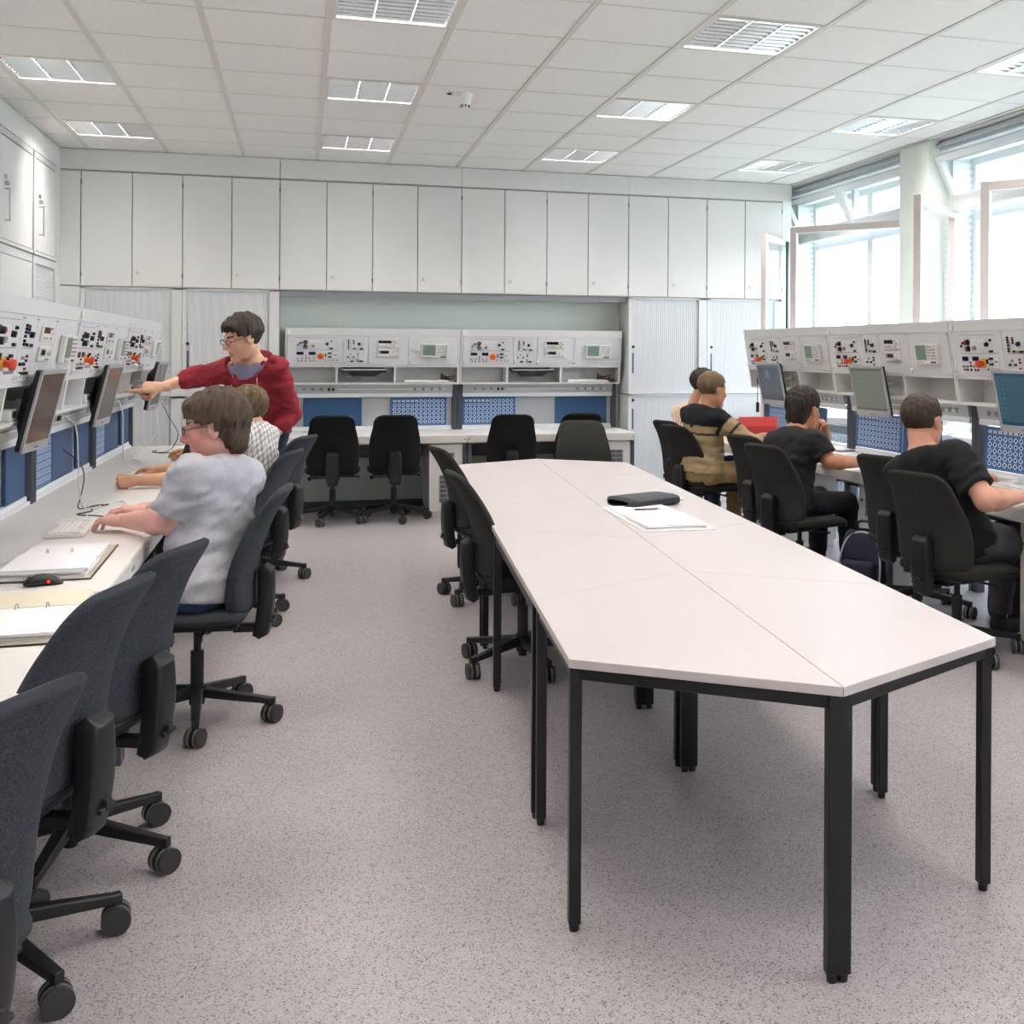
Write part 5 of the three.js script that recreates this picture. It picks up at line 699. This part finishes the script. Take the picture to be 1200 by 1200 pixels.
person({ label: 'seated man in a white checked shirt with brown hair, hand on a mouse', hip: [-0.24, 0.55, 7.45], neck: [-0.30, 1.0, 7.50], face: [-0.86, 0.5], head: [-0.345, 1.11, 7.52], headScale: 1.22, look: [-1, -0.1, 0.35], skin: 0xdba886, hair: 0x665239, hairLen: 0.014, hairline: 0.055, tousle: 0.012,
  L: { wrist: [-0.68, 0.795, 8.02], elbow: [-0.46, 0.80, 7.85], pose: 'mouse', dir: [-1, -0.1, 0.05] }, R: { wrist: [-0.72, 0.795, 8.25], elbow: [-0.52, 0.81, 8.08], pose: 'mouse', dir: [-1, -0.1, 0.1] },
  ...seatedLegs(-0.24, 7.45, -0.9, 0.42), trousers: 0x34415a, top: { name: 'checked_shirt', color: 0xe6e4e0, sleeve: 'short', len: 0.95, fold: 0.014, pattern: (u, v, w, x, y, z) => { const fr = (q) => Math.abs((q % 1 + 1) % 1 - 0.5), a = fr((u + w * 0.5) * 26) > 0.37, b = fr((v * 0.45 + w * 0.7 + u * 0.35) * 26) > 0.37; return a && b ? [0.16, 0.16, 0.2] : a ? [0.36, 0.36, 0.42] : b ? [0.45, 0.38, 0.33] : [0.8, 0.79, 0.77]; } } });
person({ label: 'standing man in a dark red hooded jacket pointing at a monitor', hip: [-0.25, 0.96, 7.98], neck: [-0.335, 1.435, 7.86], face: [-0.45, -0.9], head: [-0.385, 1.585, 7.80], headScale: 1.2, look: [-0.86, -0.28, -0.5], headTip: 0.35, handScale: 1.16, skin: 0xe0b394, blush: 0xd99f88, hair: 0x2f2119, hairLen: 0.016, fringe: 'side', hairline: 0.06, tousle: 0.012, glasses: 0x2c2422, scale: 1.04,
  R: { wrist: [-0.885, 1.262, 7.72], elbow: [-0.645, 1.33, 7.80], pose: 'point', dir: [-1, -0.2, 0.05], dorsal: [0.1, 0.75, -0.65] }, L: { wrist: [-0.20, 0.90, 7.74], elbow: [-0.075, 1.07, 7.86], pose: 'rest', dir: [-0.5, -0.8, -0.1], dorsal: [0.6, 0.3, -0.6] },
  kneeL: [-0.20, 0.52, 7.98], kneeR: [-0.38, 0.52, 8.08], ankleL: [-0.22, 0.1, 8.02], ankleR: [-0.38, 0.1, 8.12], trousers: 0x2f3d55, shoes: 0x3a3330,
  top: { name: 'hooded_jacket', color: 0x8e2230, sleeve: 'long', len: 0.52, loose: 0.014, fold: 0.026, hem: 0.05, scoop: 1.45, collar: false,
    extra: (T, L, s, arms, neck, tp, H, hs) => [
      { name: 'undershirt', color: 0x8b89a6, cell: 0.007, prims: [el(tp(0, 0.66, 0.012), [0.16, 0.178, 0.119], T.B, 0.04), rc(tp(-0.11, 0.87, 0.004), tp(0.11, 0.87, 0.004), 0.068, 0.068, 0.04), rc(tp(-0.045, 0.925, -0.005), tp(0.045, 0.925, -0.005), 0.066, 0.066, 0.03)] },
      { name: 'neckband', mat: S(0x3c2c5e, 0.85), geo: (() => { const g = new THREE.TorusGeometry(0.074, 0.01, 8, 28); g.scale(1, 1, 0.9); const q = new THREE.Quaternion().setFromUnitVectors(new THREE.Vector3(0, 0, 1), T.B[1].clone().addScaledVector(T.B[2], 0.75).normalize()); g.applyQuaternion(q); const c = tp(0, 0.955, 0.03).sub(new THREE.Vector3(T.o.x, 0, T.o.z)); g.translate(c.x, c.y, c.z); return g; })() },
      { name: 'hood', color: 0x8a202e, prims: [rc(tp(-0.1, 0.94, 0.02), tp(-0.075, 1.0, -0.06), 0.034, 0.042, 0.03), rc(tp(0.1, 0.94, 0.02), tp(0.075, 1.0, -0.06), 0.034, 0.042, 0.03), rc(tp(-0.075, 0.99, -0.07), tp(0.075, 0.99, -0.07), 0.045, 0.045, 0.03), el(tp(0, 0.9, -0.12), [0.11, 0.09, 0.05], T.B, 0.04), rc(tp(-0.1, 0.94, 0.03), tp(-0.05, 0.76, 0.115), 0.024, 0.018, 0.02), rc(tp(0.1, 0.94, 0.03), tp(0.05, 0.76, 0.115), 0.024, 0.018, 0.02)] },
      { name: 'drawstring', mat: S(0xb9a9a6, 0.8), geo: tube([tp(-0.085, 0.86, 0.105), tp(-0.09, 0.76, 0.128), tp(-0.095, 0.64, 0.138)].map((p) => p.sub(new THREE.Vector3(T.o.x, 0, T.o.z))), 0.0035, 16) },
      { name: 'drawstring', mat: S(0xb9a9a6, 0.8), geo: tube([tp(0.085, 0.86, 0.105), tp(0.09, 0.76, 0.128), tp(0.095, 0.6, 0.138)].map((p) => p.sub(new THREE.Vector3(T.o.x, 0, T.o.z))), 0.0035, 16) },
    ] } });
// window row
const stripe = (u, v, w, x, y, z, arms) => { let t = v; for (const k of ['L', 'R']) { const { shd, E } = arms[k], d = E.clone().sub(shd), q = new THREE.Vector3(x, y, z).sub(shd), h = q.dot(d) / d.lengthSq(); const r = q.addScaledVector(d, -h).length(); if (h > 0.12 && r < 0.1 && Math.abs(u) > 0.15) t = 0.86 - h * 0.5; } return t > 0.75 - (Math.abs(u) < 0.02 ? 0.03 : 0) ? lin(0x15171f) : Math.abs(t - 0.62) < 0.017 ? lin(0x3a2420) : lin(0xa8926f); };
person({ label: 'seated man in an orange-striped shirt, mostly hidden behind the beige sweater', hip: [3.20, 0.54, 8.92], neck: [3.27, 1.03, 8.93], face: [0.93, 0.36], head: [3.345, 1.225, 8.86], headScale: 1.08, look: [1, -0.1, 0.1], skin: 0xd8a183, hair: 0x241d1a, hairLen: 0.014, hairline: 0.07,
  L: { wrist: [3.72, 0.79, 9.16], pose: 'rest' }, R: { wrist: [3.70, 0.79, 8.78], pose: 'rest' }, ...seatedLegs(3.2, 8.92, 0.95, 0.3), trousers: 0x3b4a63, top: { name: 'striped_shirt', color: 0xe2b27a, sleeve: 'long', fold: 0.014, pattern: (u) => (Math.abs((u * 26 % 1 + 1) % 1 - 0.5) > 0.3 ? lin(0xe0a05a) : lin(0xeee4d6)) } });
person({ label: 'seated man in a beige and navy sweater and khaki trousers', hip: [3.08, 0.56, 8.20], neck: [3.09, 1.06, 8.18], face: [0.94, 0.34], head: [3.145, 1.205, 8.14], headScale: 1.12, look: [1, -0.1, 0.28], skin: 0xd9a386, hair: 0x6b5539, hairLen: 0.008, hairline: 0.06, hairLow: -0.04, tousle: 0.006, fat: 1.08, scale: 1.04,
  L: { wrist: [3.63, 0.86, 8.22], pose: 'fist' }, R: { wrist: [3.60, 0.83, 7.93], elbow: [3.36, 0.80, 7.86], pose: 'fist' }, ...seatedLegs(3.10, 8.20, 0.95, 0.3), trousers: 0xa78e61, shoes: 0x4a4038, top: { name: 'sweater', color: 0xa8926f, sleeve: 'long', loose: 0.008, fold: 0.018, hem: 0.0, pattern: stripe, collarColor: 0x15171f } });
person({ label: 'seated man in a black T-shirt resting his chin on his hand', hip: [3.02, 0.54, 6.46], neck: [3.10, 0.985, 6.54], face: [0.9, 0.43], head: [3.185, 1.13, 6.58], headScale: 1.14, look: [0.93, -0.1, 0.4], skin: 0xc98d6c, hair: 0x261b15, hairLen: 0.018, hairline: 0.06, tousle: 0.014, nape: true, arm: 1.05, fat: 0.98,
  L: { wrist: [3.415, 0.965, 6.72], elbow: [3.47, 0.79, 6.84], pose: 'chin', dir: [-0.5, 0.8, -0.3], dorsal: [0.8, 0.4, 0.1] }, R: { wrist: [3.48, 0.80, 6.36], elbow: [3.23, 0.82, 6.29], pose: 'rest' },
  ...seatedLegs(3.02, 6.46, 0.93, 0.36), trousers: 0x1d1b1e, top: { name: 't_shirt', color: 0x1d1c20, sleeve: 'short', len: 0.72, fold: 0.016 } });
person({ label: 'front man of the window row in a black polo shirt and dark jeans', hip: [3.22, 0.54, 4.86], neck: [3.07, 1.0, 4.97], face: [0.95, 0.32], head: [3.105, 1.15, 5.02], headScale: 1.1, look: [0.9, -0.08, 0.45], skin: 0xdda48c, hair: 0x3a2b1f, hairLen: 0.008, hairline: 0.06, hairLow: -0.05, tousle: 0.007, arm: 1.18, fat: 1.12, scale: 1.06,
  L: { wrist: [3.79, 0.80, 5.52], elbow: [3.58, 0.81, 5.36], pose: 'fist', dorsal: [0, 0.6, 0.8] }, R: { wrist: [3.45, 0.80, 4.68], elbow: [3.19, 0.80, 4.60], pose: 'rest' },
  ...seatedLegs(3.27, 4.86, 0.96, 0.28), trousers: 0x4a4750, top: { name: 'polo_shirt', color: 0x17171a, sleeve: 'short', len: 0.74, fold: 0.016, hem: 0.07 } });
// ------------------------------------------------------------------ shadows, render
scene.traverse((o) => { if (o.isMesh) { o.castShadow = true; o.receiveShadow = true; } });
renderer.render(scene, camera);
